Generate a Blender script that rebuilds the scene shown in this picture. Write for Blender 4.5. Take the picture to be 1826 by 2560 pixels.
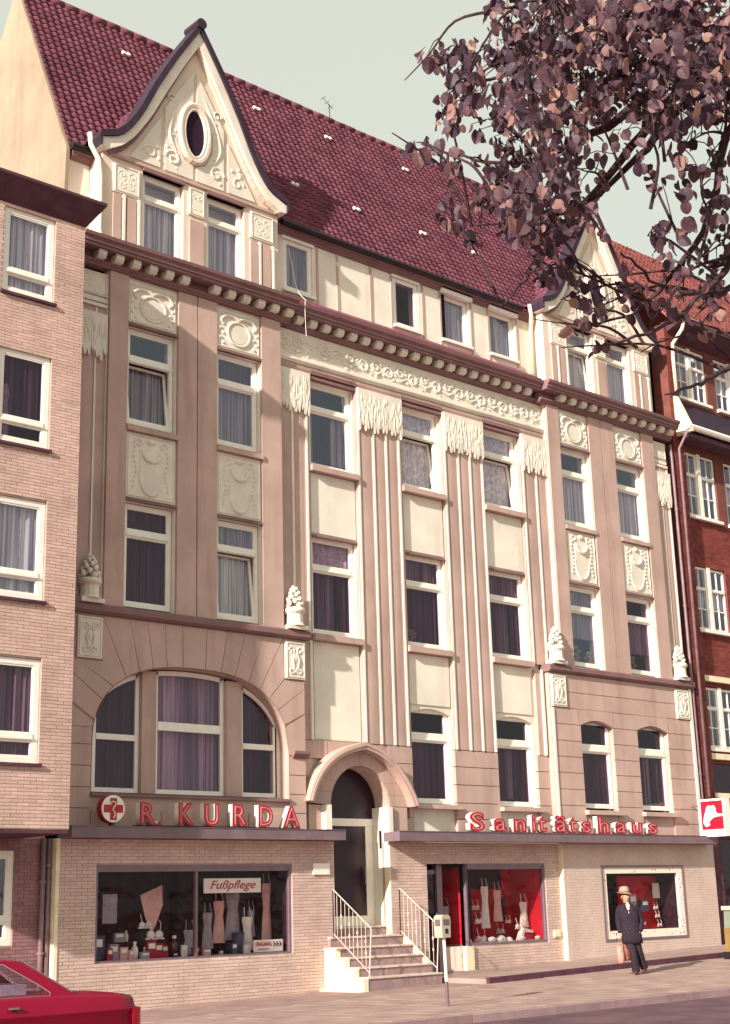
import bpy, bmesh, math, random
from mathutils import Vector, Matrix, Euler
random.seed(7)
R_ = math.radians
scene = bpy.context.scene
for o in list(bpy.data.objects): bpy.data.objects.remove(o)
col = scene.collection

# ------------------------------------------------------------------ camera
CAM = Vector((-14.5, -25.0, 1.65))
RIGHT = Vector((0.749115, -0.661890, -0.026996))
UP = Vector((-0.155912, -0.215773, 0.963916))
BACK = Vector((-0.643831, -0.717875, -0.264835))
cd = bpy.data.cameras.new('camera'); cam = bpy.data.objects.new('camera', cd); col.objects.link(cam)
mw = Matrix((RIGHT, UP, BACK)).transposed().to_4x4(); mw.translation = CAM
cam.matrix_world = mw
cd.sensor_fit = 'VERTICAL'; cd.sensor_height = 36.0; cd.lens = 50.205; cd.clip_end = 2000
scene.camera = cam
scene.render.resolution_x = 730; scene.render.resolution_y = 1024

# ------------------------------------------------------------------ sky and sun
SUN_AZ, SUN_EL = 75.0, 22.6            # travel azimuth measured from the facade normal, elevation
w = bpy.data.worlds.new('World'); scene.world = w; w.use_nodes = True
nt = w.node_tree; bg = nt.nodes['Background']
sky = nt.nodes.new('ShaderNodeTexSky'); sky.sky_type = 'NISHITA'; sky.sun_disc = False
sky.sun_elevation = R_(SUN_EL); sky.sun_rotation = R_(180 + SUN_AZ)
sky.air_density = 1.0; sky.dust_density = 4.0; sky.ozone_density = 1.0
mx = nt.nodes.new('ShaderNodeMix'); mx.data_type = 'RGBA'; mx.inputs[0].default_value = 0.86
mx.inputs[7].default_value = (3.08, 3.14, 2.58, 1)
nt.links.new(sky.outputs[0], mx.inputs[6]); nt.links.new(mx.outputs[2], bg.inputs[0])
bg.inputs[1].default_value = 0.132
sl = bpy.data.lights.new('sun', 'SUN'); sl.energy = 4.3; sl.angle = R_(1.0); sl.color = (1.0, 0.90, 0.79)
so = bpy.data.objects.new('sun', sl); col.objects.link(so)
sd = Vector((math.sin(R_(SUN_AZ)) * math.cos(R_(SUN_EL)), math.cos(R_(SUN_AZ)) * math.cos(R_(SUN_EL)), -math.sin(R_(SUN_EL))))
so.rotation_euler = sd.to_track_quat('-Z', 'Y').to_euler(); so.location = (-40, -30, 40)
vs = scene.view_settings
vs.view_transform = 'Standard'; vs.look = 'None'; vs.gamma = 1.0; vs.use_curve_mapping = False
vs.exposure = 0.95

# ------------------------------------------------------------------ materials
def lin(h):
    h = h.lstrip('#'); out = []
    for i in (0, 2, 4):
        c = int(h[i:i+2], 16) / 255
        out.append(c / 12.92 if c <= .04045 else ((c + .055) / 1.055) ** 2.4)
    return out
MATS = {}
def mat(name, hexc, rough=.85, var=.12, scale=3.0, bump=.15, bscale=60.0, stain=0.0, metal=0.0, spec=.3, piece=0.0, dark=None):
    m = bpy.data.materials.new(name); m.use_nodes = True; MATS[name] = m
    t = m.node_tree; N = t.nodes; L = t.links; b = N['Principled BSDF']
    c = lin(hexc)
    b.inputs['Roughness'].default_value = rough; b.inputs['Metallic'].default_value = metal
    b.inputs['Specular IOR Level'].default_value = spec
    tc = N.new('ShaderNodeNewGeometry')
    def noise(sc, det=5):
        n = N.new('ShaderNodeTexNoise'); n.inputs['Scale'].default_value = sc; n.inputs['Detail'].default_value = det
        n.inputs['Roughness'].default_value = .6; L.new(tc.outputs['Position'], n.inputs['Vector']); return n
    def math_(op, a, bb):
        n = N.new('ShaderNodeMath'); n.operation = op
        for i, v in enumerate((a, bb)):
            if isinstance(v, (int, float)): n.inputs[i].default_value = v
            else: L.new(v, n.inputs[i])
        return n.outputs[0]
    def mixc(f, a, bb):
        n = N.new('ShaderNodeMix'); n.data_type = 'RGBA'
        if isinstance(f, (int, float)): n.inputs[0].default_value = f
        else: L.new(f, n.inputs[0])
        for i, v in ((6, a), (7, bb)):
            if isinstance(v, (list, tuple)): n.inputs[i].default_value = (*v[:3], 1)
            else: L.new(v, n.inputs[i])
        return n.outputs[2]
    n1 = noise(scale)
    r = N.new('ShaderNodeMapRange'); r.inputs[1].default_value = .3; r.inputs[2].default_value = .7
    L.new(n1.outputs[0], r.inputs[0])
    d = dark and lin(dark) or [x * (1 - 2.2 * var) for x in c]
    lt = [min(1, x * (1 + .6 * var)) for x in c]
    out = mixc(r.outputs[0], d, lt)
    if stain:
        n2 = noise(.6, 8); mp = N.new('ShaderNodeMapping'); mp.inputs['Scale'].default_value = (3.6, 3.6, .45)
        L.new(tc.outputs['Position'], mp.inputs[0]); L.new(mp.outputs[0], n2.inputs['Vector'])
        r2 = N.new('ShaderNodeMapRange'); r2.inputs[1].default_value = .5; r2.inputs[2].default_value = .72; r2.inputs[4].default_value = stain
        L.new(n2.outputs[0], r2.inputs[0])
        out = mixc(r2.outputs[0], out, [c[0] * .5, c[1] * .42, c[2] * .42])
    if piece:
        oi = N.new('ShaderNodeObjectInfo')
        f = math_('FRACT', math_('ADD', math_('MULTIPLY', oi.outputs['Random'], 7.31), tc.outputs['Random Per Island']), 0)
        k = math_('ADD', math_('MULTIPLY', f, 2 * piece), 1 - piece)
        h = N.new('ShaderNodeHueSaturation'); L.new(k, h.inputs['Value']); L.new(out, h.inputs['Color']); out = h.outputs[0]
    L.new(out, b.inputs['Base Color'])
    if bump:
        n3 = noise(bscale, 4); bp = N.new('ShaderNodeBump'); bp.inputs['Strength'].default_value = bump; bp.inputs['Distance'].default_value = .02
        L.new(n3.outputs[0], bp.inputs['Height']); L.new(bp.outputs[0], b.inputs['Normal'])
    return m
mat('tan', '#c2a79e', stain=.45, scale=.8, var=.09)
mat('cream', '#ebe5d8', stain=.30, scale=1.0, var=.07, bump=.1)
mat('relief', '#e4ddd0', stain=.12, scale=2.0, var=.06)
mat('trim', '#8a6a6c', stain=.2, scale=1.5, var=.1)
mat('gable_face', '#dfcfbf', stain=.15, scale=1.0, var=.06)
mat('firewall', '#a59480', stain=.35, scale=.7, var=.1, bump=.25, bscale=20)
mat('tile', '#784958', rough=.92, var=.12, scale=.8, piece=.26, bump=.2, spec=.12, stain=.15)
mat('tile_dark', '#3a2a3c', rough=.75, var=.2, scale=4.0, piece=.2)
mat('tile_orange', '#985856', rough=.8, var=.2, scale=3.0, piece=.3)
mat('brick_pale', '#cdafa5', rough=.9, var=.09, scale=.9, piece=.10, stain=.15)
mat('mortar', '#b29a92', rough=.95, var=.15)
mat('brick_dusk', '#987276', rough=.9, var=.1, scale=2.0, piece=.14)
mat('brick_shop', '#d0b6ad', rough=.9, var=.08, scale=.9, piece=.09, stain=.18)
mat('brick_red', '#85423f', rough=.9, var=.15, scale=2.0, piece=.22)
mat('mortar_red', '#7a4a44', rough=.95)
mat('render_pale', '#d2bcb2', stain=.2, scale=1.2, var=.06)
mat('white_paint', '#f0ece4', rough=.45, var=.04, scale=6, bump=.03, spec=.5)
mat('white_wash', '#eee2c4', rough=.8, var=.08, scale=3, stain=.2)
mat('metal_grey', '#7b6870', rough=.55, var=.1, scale=3, spec=.5, stain=.25)
mat('frame_grey', '#85707c', rough=.4, var=.08, scale=4, spec=.5, metal=.3)
mat('slab_dark', '#5c3a48', rough=.8, var=.2, scale=3)
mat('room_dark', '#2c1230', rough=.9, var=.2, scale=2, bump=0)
mat('shop_drape', '#3c2032', rough=.9, var=.3, scale=5, bump=0)
mat('shop_red', '#cc142e', rough=.7, var=.15, scale=2, bump=0)
def fold_shades(name, lo, hi, sc):  # light and dark of the curtain folds painted in as upright streaks
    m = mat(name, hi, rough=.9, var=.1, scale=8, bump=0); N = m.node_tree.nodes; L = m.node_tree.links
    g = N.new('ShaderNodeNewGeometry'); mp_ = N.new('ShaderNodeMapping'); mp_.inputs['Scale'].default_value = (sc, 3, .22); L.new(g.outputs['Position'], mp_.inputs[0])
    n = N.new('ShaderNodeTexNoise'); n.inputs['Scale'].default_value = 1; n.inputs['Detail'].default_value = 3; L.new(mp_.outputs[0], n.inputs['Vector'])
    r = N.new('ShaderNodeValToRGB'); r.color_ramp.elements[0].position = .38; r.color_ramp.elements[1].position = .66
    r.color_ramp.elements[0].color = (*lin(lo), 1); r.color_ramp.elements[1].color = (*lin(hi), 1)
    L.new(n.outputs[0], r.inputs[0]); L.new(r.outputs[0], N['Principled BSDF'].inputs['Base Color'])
fold_shades('curtain', '#827c86', '#e0dcd8', 17); fold_shades('curtain_dim', '#4a4048', '#aca4a6', 19); fold_shades('curtain_dark', '#26141f', '#625060', 21)
mat('door_dark', '#2a1428', rough=.3, var=.2, scale=3, bump=0, spec=.4)
mat('lace', '#e2dedb', rough=.9, var=.3, scale=9, bump=0, dark='#a39da6')
mat('pipe_zinc', '#8a6f76', rough=.5, var=.15, spec=.5)
mat('pipe_cream', '#e6d8c2', rough=.5, var=.08)
mat('black_iron', '#241820', rough=.5, var=.1)
mat('red_sign', '#b0122e', rough=.35, var=.06, spec=.5, bump=0)
mat('neon', '#eab0ae', rough=.25, var=.03, spec=.6, bump=0)
mat('sign_white', '#f0ece2', rough=.4, var=.04, spec=.5, bump=0)
mat('step_stone', '#a08688', rough=.8, var=.15, scale=8, bump=.2, stain=.2)
mat('step_edge', '#d8c4ba', rough=.7, var=.1, scale=6)
mat('pavement', '#a58c86', rough=.92, var=.12, scale=1.3, bump=.25, bscale=40, stain=.3, piece=.07)
mat('pavement_base', '#9c827e', rough=.95, var=.15, scale=2)
mat('kerb', '#a08488', rough=.85, var=.12, scale=4, piece=.1)
mat('asphalt', '#6c505a', rough=.9, var=.2, scale=1.1, bump=.35, bscale=90, stain=.35)
mat('ground', '#8a6a60', rough=.95, var=.2, scale=.5)
def glass(name, tint, gloss, rough=.02, refl=.06):
    m = bpy.data.materials.new(name); m.use_nodes = True; MATS[name] = m
    t = m.node_tree; N = t.nodes; L = t.links; N.remove(N['Principled BSDF'])
    tr = N.new('ShaderNodeBsdfTransparent'); tr.inputs[0].default_value = (*tint, 1)
    g = N.new('ShaderNodeBsdfGlossy'); g.inputs['Roughness'].default_value = rough; g.inputs[0].default_value = (*gloss, 1)
    lw_ = N.new('ShaderNodeLayerWeight'); pw = N.new('ShaderNodeMath'); pw.operation = 'POWER'; pw.inputs[1].default_value = 5; L.new(lw_.outputs['Facing'], pw.inputs[0])
    fr = N.new('ShaderNodeMath'); fr.operation = 'MULTIPLY_ADD'; fr.inputs[1].default_value = .95; fr.inputs[2].default_value = refl; L.new(pw.outputs[0], fr.inputs[0])
    mxs = N.new('ShaderNodeMixShader'); L.new(fr.outputs[0], mxs.inputs[0]); L.new(tr.outputs[0], mxs.inputs[1]); L.new(g.outputs[0], mxs.inputs[2])
    ng = N.new('ShaderNodeNewGeometry'); nz = N.new('ShaderNodeTexNoise'); nz.inputs['Scale'].default_value = 1.7; L.new(ng.outputs['Position'], nz.inputs['Vector']); bp = N.new('ShaderNodeBump'); bp.inputs['Strength'].default_value = .25; bp.inputs['Distance'].default_value = .06; L.new(nz.outputs[0], bp.inputs['Height']); L.new(bp.outputs[0], g.inputs['Normal'])
    L.new(mxs.outputs[0], N['Material Output'].inputs[0]); return m
glass('glass', (.95, .94, .98), (.8, .85, 1.0), refl=.07)
glass('glass_dark', (.86, .78, .86), (.8, .75, .85), refl=.035)  # tint and weak gloss stand in for dark reflections of the street opposite
glass('glass_shop', (.97, .95, .96), (.7, .65, .7), refl=.015)

# ------------------------------------------------------------------ mesh helpers
def smooth(P, k=4):
    P = [Vector(p) for p in P]; out = []
    for i in range(len(P) - 1):
        p0, p1, p2, p3 = P[max(0, i-1)], P[i], P[i+1], P[min(len(P)-1, i+2)]
        for j in range(k):
            t = j / k; out.append(.5 * ((2 * p1) + (p2 - p0) * t + (2 * p0 - 5 * p1 + 4 * p2 - p3) * t * t + (3 * p1 - p0 - 3 * p2 + p3) * t ** 3))
    return out + [P[-1]]
def srad(r, k=4):
    out = []
    for i in range(len(r) - 1): out += [r[i] + (r[i+1] - r[i]) * j / k for j in range(k)]
    return out + [r[-1]]
class MB:
    def __init__(s): s.v = []; s.f = []
    def add(s, vs, fs):
        n = len(s.v); s.v += [tuple(p) for p in vs]; s.f += [tuple(i + n for i in f) for f in fs]; return s
    def box(s, x0, x1, y0, y1, z0, z1):
        return s.add([(x, y, z) for x in (x0, x1) for y in (y0, y1) for z in (z0, z1)],
                     [(0, 1, 3, 2), (4, 6, 7, 5), (0, 4, 5, 1), (2, 3, 7, 6), (0, 2, 6, 4), (1, 5, 7, 3)])
    def quad(s, a, b, c, d): return s.add([a, b, c, d], [(0, 1, 2, 3)])
    def prism(s, pts, f0, f1):
        n = len(pts); A = [f0(p) for p in pts]; B = [f1(p) for p in pts]
        return s.add(A + B, [tuple(range(n)), tuple(range(2 * n - 1, n - 1, -1))] + [(i, (i + 1) % n, n + (i + 1) % n, n + i) for i in range(n)])
    def poly_y(s, pts, y0, y1): return s.prism(pts, lambda p: (p[0], y0, p[1]), lambda p: (p[0], y1, p[1]))
    def poly_x(s, pts, x0, x1): return s.prism(pts, lambda p: (x0, p[0], p[1]), lambda p: (x1, p[0], p[1]))
    def poly_z(s, pts, z0, z1): return s.prism(pts, lambda p: (p[0], p[1], z0), lambda p: (p[0], p[1], z1))
    def tube(s, path, r, n=6, closed=False):
        P = [Vector(p) for p in path]; m = len(P); base = len(s.v)
        ref = None
        for i, p in enumerate(P):
            a = P[i - 1] if (i > 0 or closed) else p; b = P[(i + 1) % m] if (i < m - 1 or closed) else p
            t = (b - a).normalized()
            if ref is None: ref = t.orthogonal().normalized()
            u = (ref - t * ref.dot(t))
            u = u.normalized() if u.length > 1e-6 else t.orthogonal().normalized()
            ref = u; v = t.cross(u); rr = r[i] if isinstance(r, (list, tuple)) else r
            for k in range(n):
                an = 2 * math.pi * k / n; q = p + u * (rr * math.cos(an)) + v * (rr * math.sin(an)); s.v.append(tuple(q))
        for i in range(m if closed else m - 1):
            for k in range(n):
                a = base + i * n + k; b = base + i * n + (k + 1) % n
                c = base + ((i + 1) % m) * n + (k + 1) % n; d = base + ((i + 1) % m) * n + k
                s.f.append((a, b, c, d))
        if not closed:
            s.f.append(tuple(base + k for k in range(n))[::-1]); s.f.append(tuple(base + (m - 1) * n + k for k in range(n)))
        return s
    def stube(s, path, r, n=6): return s.tube(smooth(path), srad(r) if isinstance(r, (list, tuple)) else r, n)
    def lathe(s, cx, cy, prof, n=14):
        base = len(s.v); m = len(prof)
        for (r, z) in prof:
            for k in range(n):
                a = 2 * math.pi * k / n; s.v.append((cx + r * math.cos(a), cy + r * math.sin(a), z))
        for i in range(m - 1):
            for k in range(n): s.f.append((base + i * n + k, base + i * n + (k + 1) % n, base + (i + 1) * n + (k + 1) % n, base + (i + 1) * n + k))
        s.f.append(tuple(base + k for k in range(n))[::-1]); s.f.append(tuple(base + (m - 1) * n + k for k in range(n)))
        return s
    def ball(s, c, r, sx=1, sy=1, sz=1, n=8, m=5):
        base = len(s.v)
        s.v.append((c[0], c[1], c[2] - r * sz))
        for i in range(1, m):
            ph = -math.pi / 2 + math.pi * i / m
            for k in range(n):
                a = 2 * math.pi * k / n
                s.v.append((c[0] + r * sx * math.cos(ph) * math.cos(a), c[1] + r * sy * math.cos(ph) * math.sin(a), c[2] + r * sz * math.sin(ph)))
        s.v.append((c[0], c[1], c[2] + r * sz)); top = len(s.v) - 1
        for k in range(n):
            s.f.append((base, base + 1 + (k + 1) % n, base + 1 + k)); b2 = base + 1 + (m - 2) * n
            s.f.append((b2 + k, b2 + (k + 1) % n, top))
            for i in range(m - 2):
                b1 = base + 1 + i * n; s.f.append((b1 + k, b1 + (k + 1) % n, b1 + n + (k + 1) % n, b1 + n + k))
        return s
    def mesh(s, name, m, smooth=False, fix=True):
        me = bpy.data.meshes.new(name); me.from_pydata(s.v, [], s.f)
        if fix:
            bm = bmesh.new(); bm.from_mesh(me); bmesh.ops.recalc_face_normals(bm, faces=bm.faces); bm.to_mesh(me); bm.free()
        if m: me.materials.append(MATS[m])
        if smooth:
            for p in me.polygons: p.use_smooth = True
        me.update(); return me
def place(name, me, parent=None, loc=(0, 0, 0), rot=None, **kw):
    o = bpy.data.objects.new(name, me); col.objects.link(o)
    o.location = loc
    if rot: o.rotation_euler = rot
    if parent:
        o.parent = parent
        o.matrix_parent_inverse = WORLD[parent.name].inverted() if parent.name in WORLD else Matrix()
    for k, v in kw.items(): o[k] = v
    return o
WORLD = {}
def part(name, mb, m, parent=None, smooth=False, **kw): return place(name, mb.mesh(name, m, smooth), parent, **kw)
def thing(name, label, cat, loc=(0, 0, 0), group=None):
    o = bpy.data.objects.new(name, None); col.objects.link(o); o.location = loc; o.empty_display_size = .2
    o['label'] = label; o['category'] = cat
    if group: o['group'] = group
    WORLD[o.name] = Matrix.Translation(loc); return o
def solo(name, mb, m, label, cat, group=None, smooth=False):
    o = part(name, mb, m, None, smooth); o['label'] = label; o['category'] = cat
    if group: o['group'] = group
    return o
def struct(name, mb, m, smooth=False):
    o = part(name, mb, m, None, smooth); o['kind'] = 'structure'; return o
def holed(mb, x0, x1, z0, z1, holes, yf, yb, foot=True):
    """front sheet at yf with rectangular openings whose reveals run back to yb"""
    xs = sorted({x0, x1, *[h[0] for h in holes], *[h[1] for h in holes]}); zs = sorted({z0, z1, *[h[2] for h in holes], *[h[3] for h in holes]})
    xs = [x for x in xs if x0 <= x <= x1]; zs = [z for z in zs if z0 <= z <= z1]
    for i in range(len(xs) - 1):
        run = None
        for j in range(len(zs) - 1):
            cx = (xs[i] + xs[i+1]) / 2; cz = (zs[j] + zs[j+1]) / 2
            inn = any(h[0] < cx < h[1] and h[2] < cz < h[3] for h in holes)
            if not inn:
                run = (run[0], zs[j+1]) if run else (zs[j], zs[j+1])
            if (inn or j == len(zs) - 2) and run:
                mb.quad((xs[i], yf, run[0]), (xs[i+1], yf, run[0]), (xs[i+1], yf, run[1]), (xs[i], yf, run[1])); run = None
    for (a, b, c, d) in list(holes) + [(x0, x1, z0, z1)]:
        mb.quad((a, yf, c), (a, yb, c), (a, yb, d), (a, yf, d)); mb.quad((b, yf, c), (b, yf, d), (b, yb, d), (b, yb, c))
        if foot or c > z0 + .01: mb.quad((a, yf, c), (b, yf, c), (b, yb, c), (a, yb, c))
        mb.quad((a, yf, d), (a, yb, d), (b, yb, d), (b, yf, d))
    return mb
def box_mesh(name, m, sx, sy, sz): return MB().box(-sx/2, sx/2, 0, sy, -sz/2, sz/2).mesh(name, m)
def bricks(parent, x0, x1, z0, z1, y, holes, m, L=.25, H=.0667, j=.008, limit=300, depth=.03):
    """running-bond bricks standing proud of the joint bed; the nearest whole ones are single objects, the rest one piece"""
    items = []; rest = MB(); row = 0; z = z0
    while z < z1 - .01:
        zt = min(z + H, z1); x = x0 - (L / 2 if row % 2 else 0)
        while x < x1 - .005:
            segs = [(max(x, x0), min(x + L, x1))]
            for (a, b, c, d) in holes:
                if c < (z + zt) / 2 < d:
                    ns = []
                    for (p, q) in segs:
                        if q <= a or p >= b: ns.append((p, q)); continue
                        if p < a: ns.append((p, a))
                        if q > b: ns.append((b, q))
                    segs = ns
            for (p, q) in segs:
                if q - p > .03: items.append((p + j / 2, q - j / 2, z + j / 2, zt - j / 2))
            x += L
        z += H; row += 1
    full = [it for it in items if abs((it[1] - it[0]) - (L - j)) < 1e-4 and abs((it[3] - it[2]) - (H - j)) < 1e-4]
    full.sort(key=lambda it: (Vector(((it[0] + it[1]) / 2, y, (it[2] + it[3]) / 2)) - CAM).length)
    pick = set(full[:limit]); me = box_mesh('brick', m, L - j, depth, H - j)
    for it in items:
        if it in pick: place('brick', me, parent, ((it[0] + it[1]) / 2, y + random.uniform(-.0025, .0025), (it[2] + it[3]) / 2))
        else:
            dy = random.uniform(-.0025, .0025)
            a, b, c, d = it; yy = y + dy; yb = y + depth
            rest.add([(a, yy, c), (b, yy, c), (b, yy, d), (a, yy, d), (a, yb, c), (b, yb, c), (b, yb, d), (a, yb, d)],
                     [(0, 1, 2, 3), (0, 3, 7, 4), (1, 5, 6, 2), (3, 2, 6, 7), (0, 4, 5, 1)])
    if rest.f: part('brickwork', rest, m, parent, kind='stuff')

# ------------------------------------------------------------------ windows
def curtain_mb(x0, x1, z0, z1, y, amp=.022, wl=.11):
    wl *= random.uniform(.8, 1.7); mb = MB(); n = max(8, int((x1 - x0) / .022)); ph = random.random() * 6
    for i in range(n + 1):
        x = x0 + (x1 - x0) * i / n
        yy = y + amp * math.sin(2 * math.pi * x / wl + ph) + amp * .6 * math.sin(2 * math.pi * x / (wl * 2.7) + ph * 2)
        mb.v += [(x, yy, z0), (x, yy - .01, z1)]
    for i in range(n): mb.f.append((2 * i, 2 * i + 2, 2 * i + 3, 2 * i + 1))
    return mb
def window(parent, x0, x1, z0, z1, y, transom=None, cur='curtain', cur2=None, tilt=0, fr=.085, gl='glass', m='white_paint', muntin=None, cur_z=None, bar=.12, low=False, name='window', cgap=None, sash=True):
    """white timber window: outer frame with transom, panes and curtains as its pieces"""
    f = MB(); D = .07
    f.box(x0, x0 + fr, y, y + D, z0, z1).box(x1 - fr, x1, y, y + D, z0, z1)
    f.box(x0 + fr, x1 - fr, y, y + D, z0, z0 + fr).box(x0 + fr, x1 - fr, y, y + D, z1 - fr, z1)
    cells = [(z0 + fr, z1 - fr)]
    if transom:
        t0, t1 = transom; f.box(x0 + fr, x1 - fr, y - .012, y + D, t0, t1); f.box(x0 + fr, x1 - fr, y - .03, y - .012, t0 + .02, t0 + .06)
        cells = [(z0 + fr, t0), (t1, z1 - fr)]
    o = part(name, f, m, parent)
    for k, (a, b) in enumerate(cells):
        g = MB(); g.box(x0 + fr, x1 - fr, y + .03, y + .036, a, b)
        if sash and not (tilt and k == 0):
            s = MB(); e = .035
            for q in ((x0 + fr, x0 + fr + e, a, b), (x1 - fr - e, x1 - fr, a, b), (x0 + fr + e, x1 - fr - e, a, a + e), (x0 + fr + e, x1 - fr - e, b - e, b)):
                s.box(q[0], q[1], y + .012, y + .06, q[2], q[3])
            part('sash', s, m, o)
        if tilt and k == 0:      # lower sash hinged at the bottom and leaning into the room
            e = .055; s = MB(); h = b - a; T = math.tan(R_(tilt))
            def lean(z): return y + .012 + (z - a) * T
            def bar_(xa, xb, za, zb):
                s.add([(xa, lean(za), za), (xb, lean(za), za), (xb, lean(zb), zb), (xa, lean(zb), zb), (xa, lean(za) + .05, za), (xb, lean(za) + .05, za), (xb, lean(zb) + .05, zb), (xa, lean(zb) + .05, zb)],
                      [(0, 1, 2, 3), (4, 7, 6, 5), (0, 4, 5, 1), (3, 2, 6, 7), (0, 3, 7, 4), (1, 5, 6, 2)])
            xa, xb = x0 + fr, x1 - fr
            bar_(xa, xa + e, a, b); bar_(xb - e, xb, a, b); bar_(xa + e, xb - e, a, a + e); bar_(xa + e, xb - e, b - e, b)
            part('tilted_sash', s, m, o)
            p = MB(); p.quad((xa + e, lean(a) + .025, a + e), (xb - e, lean(a) + .025, a + e), (xb - e, lean(b) + .025, b - e), (xa + e, lean(b) + .025, b - e)); part('pane', p, gl, o)
        else: part('pane', g, gl, o)
        if muntin:
            mu = MB(); nx, nz = muntin[k] if isinstance(muntin, list) else muntin
            for i in range(1, nx): xx = x0 + fr + (x1 - x0 - 2 * fr) * i / nx; mu.box(xx - .018, xx + .018, y + .005, y + .055, a, b)
            for i in range(1, nz): zz = a + (b - a) * i / nz; mu.box(x0 + fr, x1 - fr, y + .008, y + .05, zz - .018, zz + .018)
            if mu.f: part('glazing_bar', mu, m, o)
        cc = cur if (k == 0 or cur2 is None) else cur2
        if cc and cc != 'none':
            bot = a if not (cur_z and k == 0) else cur_z
            yy = y + .14 + (.12 if tilt and k == 0 else 0)
            if cgap and k == 0:
                part('curtain', curtain_mb(x0 + fr * .6, x0 + fr + cgap[0], bot, b + .02, yy), cc, o)
                part('curtain', curtain_mb(x0 + fr + cgap[1], x1 - fr * .6, bot, b + .02, yy), cc, o)
            elif cc == 'curtain_dark' and k == 0 and random.random() < .6:      # two dark curtains with a sheer one behind them
                m1 = x0 + (x1 - x0) * random.uniform(.25, .42); m2 = x0 + (x1 - x0) * random.uniform(.58, .75)
                part('curtain', curtain_mb(x0 + fr * .6, m1, bot, b + .02, yy), cc, o); part('curtain', curtain_mb(m2, x1 - fr * .6, bot, b + .02, yy), cc, o)
                part('sheer_curtain', curtain_mb(m1 - .03, m2 + .03, bot + random.uniform(0, .25), b + .02, yy + .07), 'curtain_dim', o)
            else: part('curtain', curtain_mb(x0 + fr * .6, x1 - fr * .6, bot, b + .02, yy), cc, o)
    return o

# ================================================================== ground, road, pavement
def gz(x): return -.24 + .02 * min(max(x, -4), 23)
def pz(x, y):                                   # pavement height: follows the shop fronts, levels out at the kerb
    t = min(max((y + 2.5) / (-8.1 + 2.5), 0), 1); return gz(x) * (1 - t) + (-.08) * t
XS = [-60, -30, -12] + [-8 + 2 * i for i in range(20)] + [40, 70, 120]
struct('ground', MB().quad((-900, -900, -.6), (900, -900, -.6), (900, 900, -.6), (-900, 900, -.6)), 'ground')
struct('road', MB().box(-200, 240, -19.5, -8.25, -.5, -.2), 'asphalt')
struct('far_pavement', MB().box(-200, 240, -32, -19.5, -.5, -.08), 'pavement')
mb = MB()
YS = [3, 0, -2.5, -4, -5.5, -7, -8.1]
for i in range(len(XS) - 1):
    for j in range(len(YS) - 1):
        a, b, c, d = XS[i], XS[i+1], YS[j+1], YS[j]
        mb.quad((a, c, pz(a, c) - .004), (b, c, pz(b, c) - .004), (b, d, pz(b, d) - .004), (a, d, pz(a, d) - .004))
pav = struct('pavement', mb, 'pavement_base')
# paving slabs lie on the bed one by one in the seen stretch
slab = MB(); k = .5
for ix in range(-10, 46):
    for iy in range(5, 17):
        x0 = ix * k; y1 = -iy * k - (.0 if ix % 2 else .0); y0 = y1 - k
        if y0 < -8.08: continue
        if x0 > 5.8 and x0 < 8.9 and y1 > -1.6: continue
        e = .010; h = random.uniform(.002, .008)
        P4 = [(x0 + e, y0 + e), (x0 + k - e, y0 + e), (x0 + k - e, y1 - e), (x0 + e, y1 - e)]
        slab.add([(p[0], p[1], pz(*p) + h) for p in P4] + [(p[0], p[1], pz(*p) - .01) for p in P4], [(0, 1, 2, 3), (0, 4, 5, 1), (1, 5, 6, 2), (2, 6, 7, 3), (3, 7, 4, 0)])
part('paving_slabs', slab, 'pavement', pav, kind='stuff')
kme = MB().box(-.495, .495, -.15, 0, -.3, 0).mesh('kerb_stone', 'kerb')
kerb = struct('kerb', MB().box(-60, 120, -8.24, -8.11, -.45, -.10), 'pavement_base')
for i in range(-12, 40): place('kerb_stone', kme, kerb, (i * 1.0, -8.1, -.075 + random.uniform(-.004, .004)))
# raised strip along the right-hand shop
mb = MB(); XR = [8.75, 10, 12, 14, 16, 18, 20, 22, 24, 30, 60]
for i in range(len(XR) - 1):
    a, b = XR[i], XR[i+1]
    for (p, q) in ((-2.55, -1.4), (-1.4, .4)):
        mb.quad((a, p, gz(a) + .1), (b, p, gz(b) + .1), (b, q, gz(b) + .1), (a, q, gz(a) + .1))
    mb.quad((a, -2.55, gz(a) - .05), (b, -2.55, gz(b) - .05), (b, -2.55, gz(b) + .1), (a, -2.55, gz(a) + .1))
mb.quad((8.75, -2.55, -.2), (8.75, .4, -.2), (8.75, .4, gz(8.75) + .1), (8.75, -2.55, gz(8.75) + .1))
strip = struct('raised_path', mb, 'pavement')
for i in range(16):
    x = 8.75 + i * 1.0; me = MB().box(.008, .992, -.09, .05, -.16, .012).mesh('edge_stone', 'slab_dark') if i == 0 else me
    place('edge_stone', me, strip, (x, -2.56, gz(x + .5) + .1), (0, -math.atan(.02), 0))

# ================================================================== the apartment house
AB = thing('apartment_building', 'tall cream and tan ornate apartment house with curved gables above two shop fronts', 'building', (10.15, .5, 0))
COLS = [(6.42, 7.84), (9.42, 10.84), (12.42, 13.88)]
LW = [(1.14, 2.42), (3.52, 4.78)]; RW = [(15.46, 16.72), (17.92, 19.2)]
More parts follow.
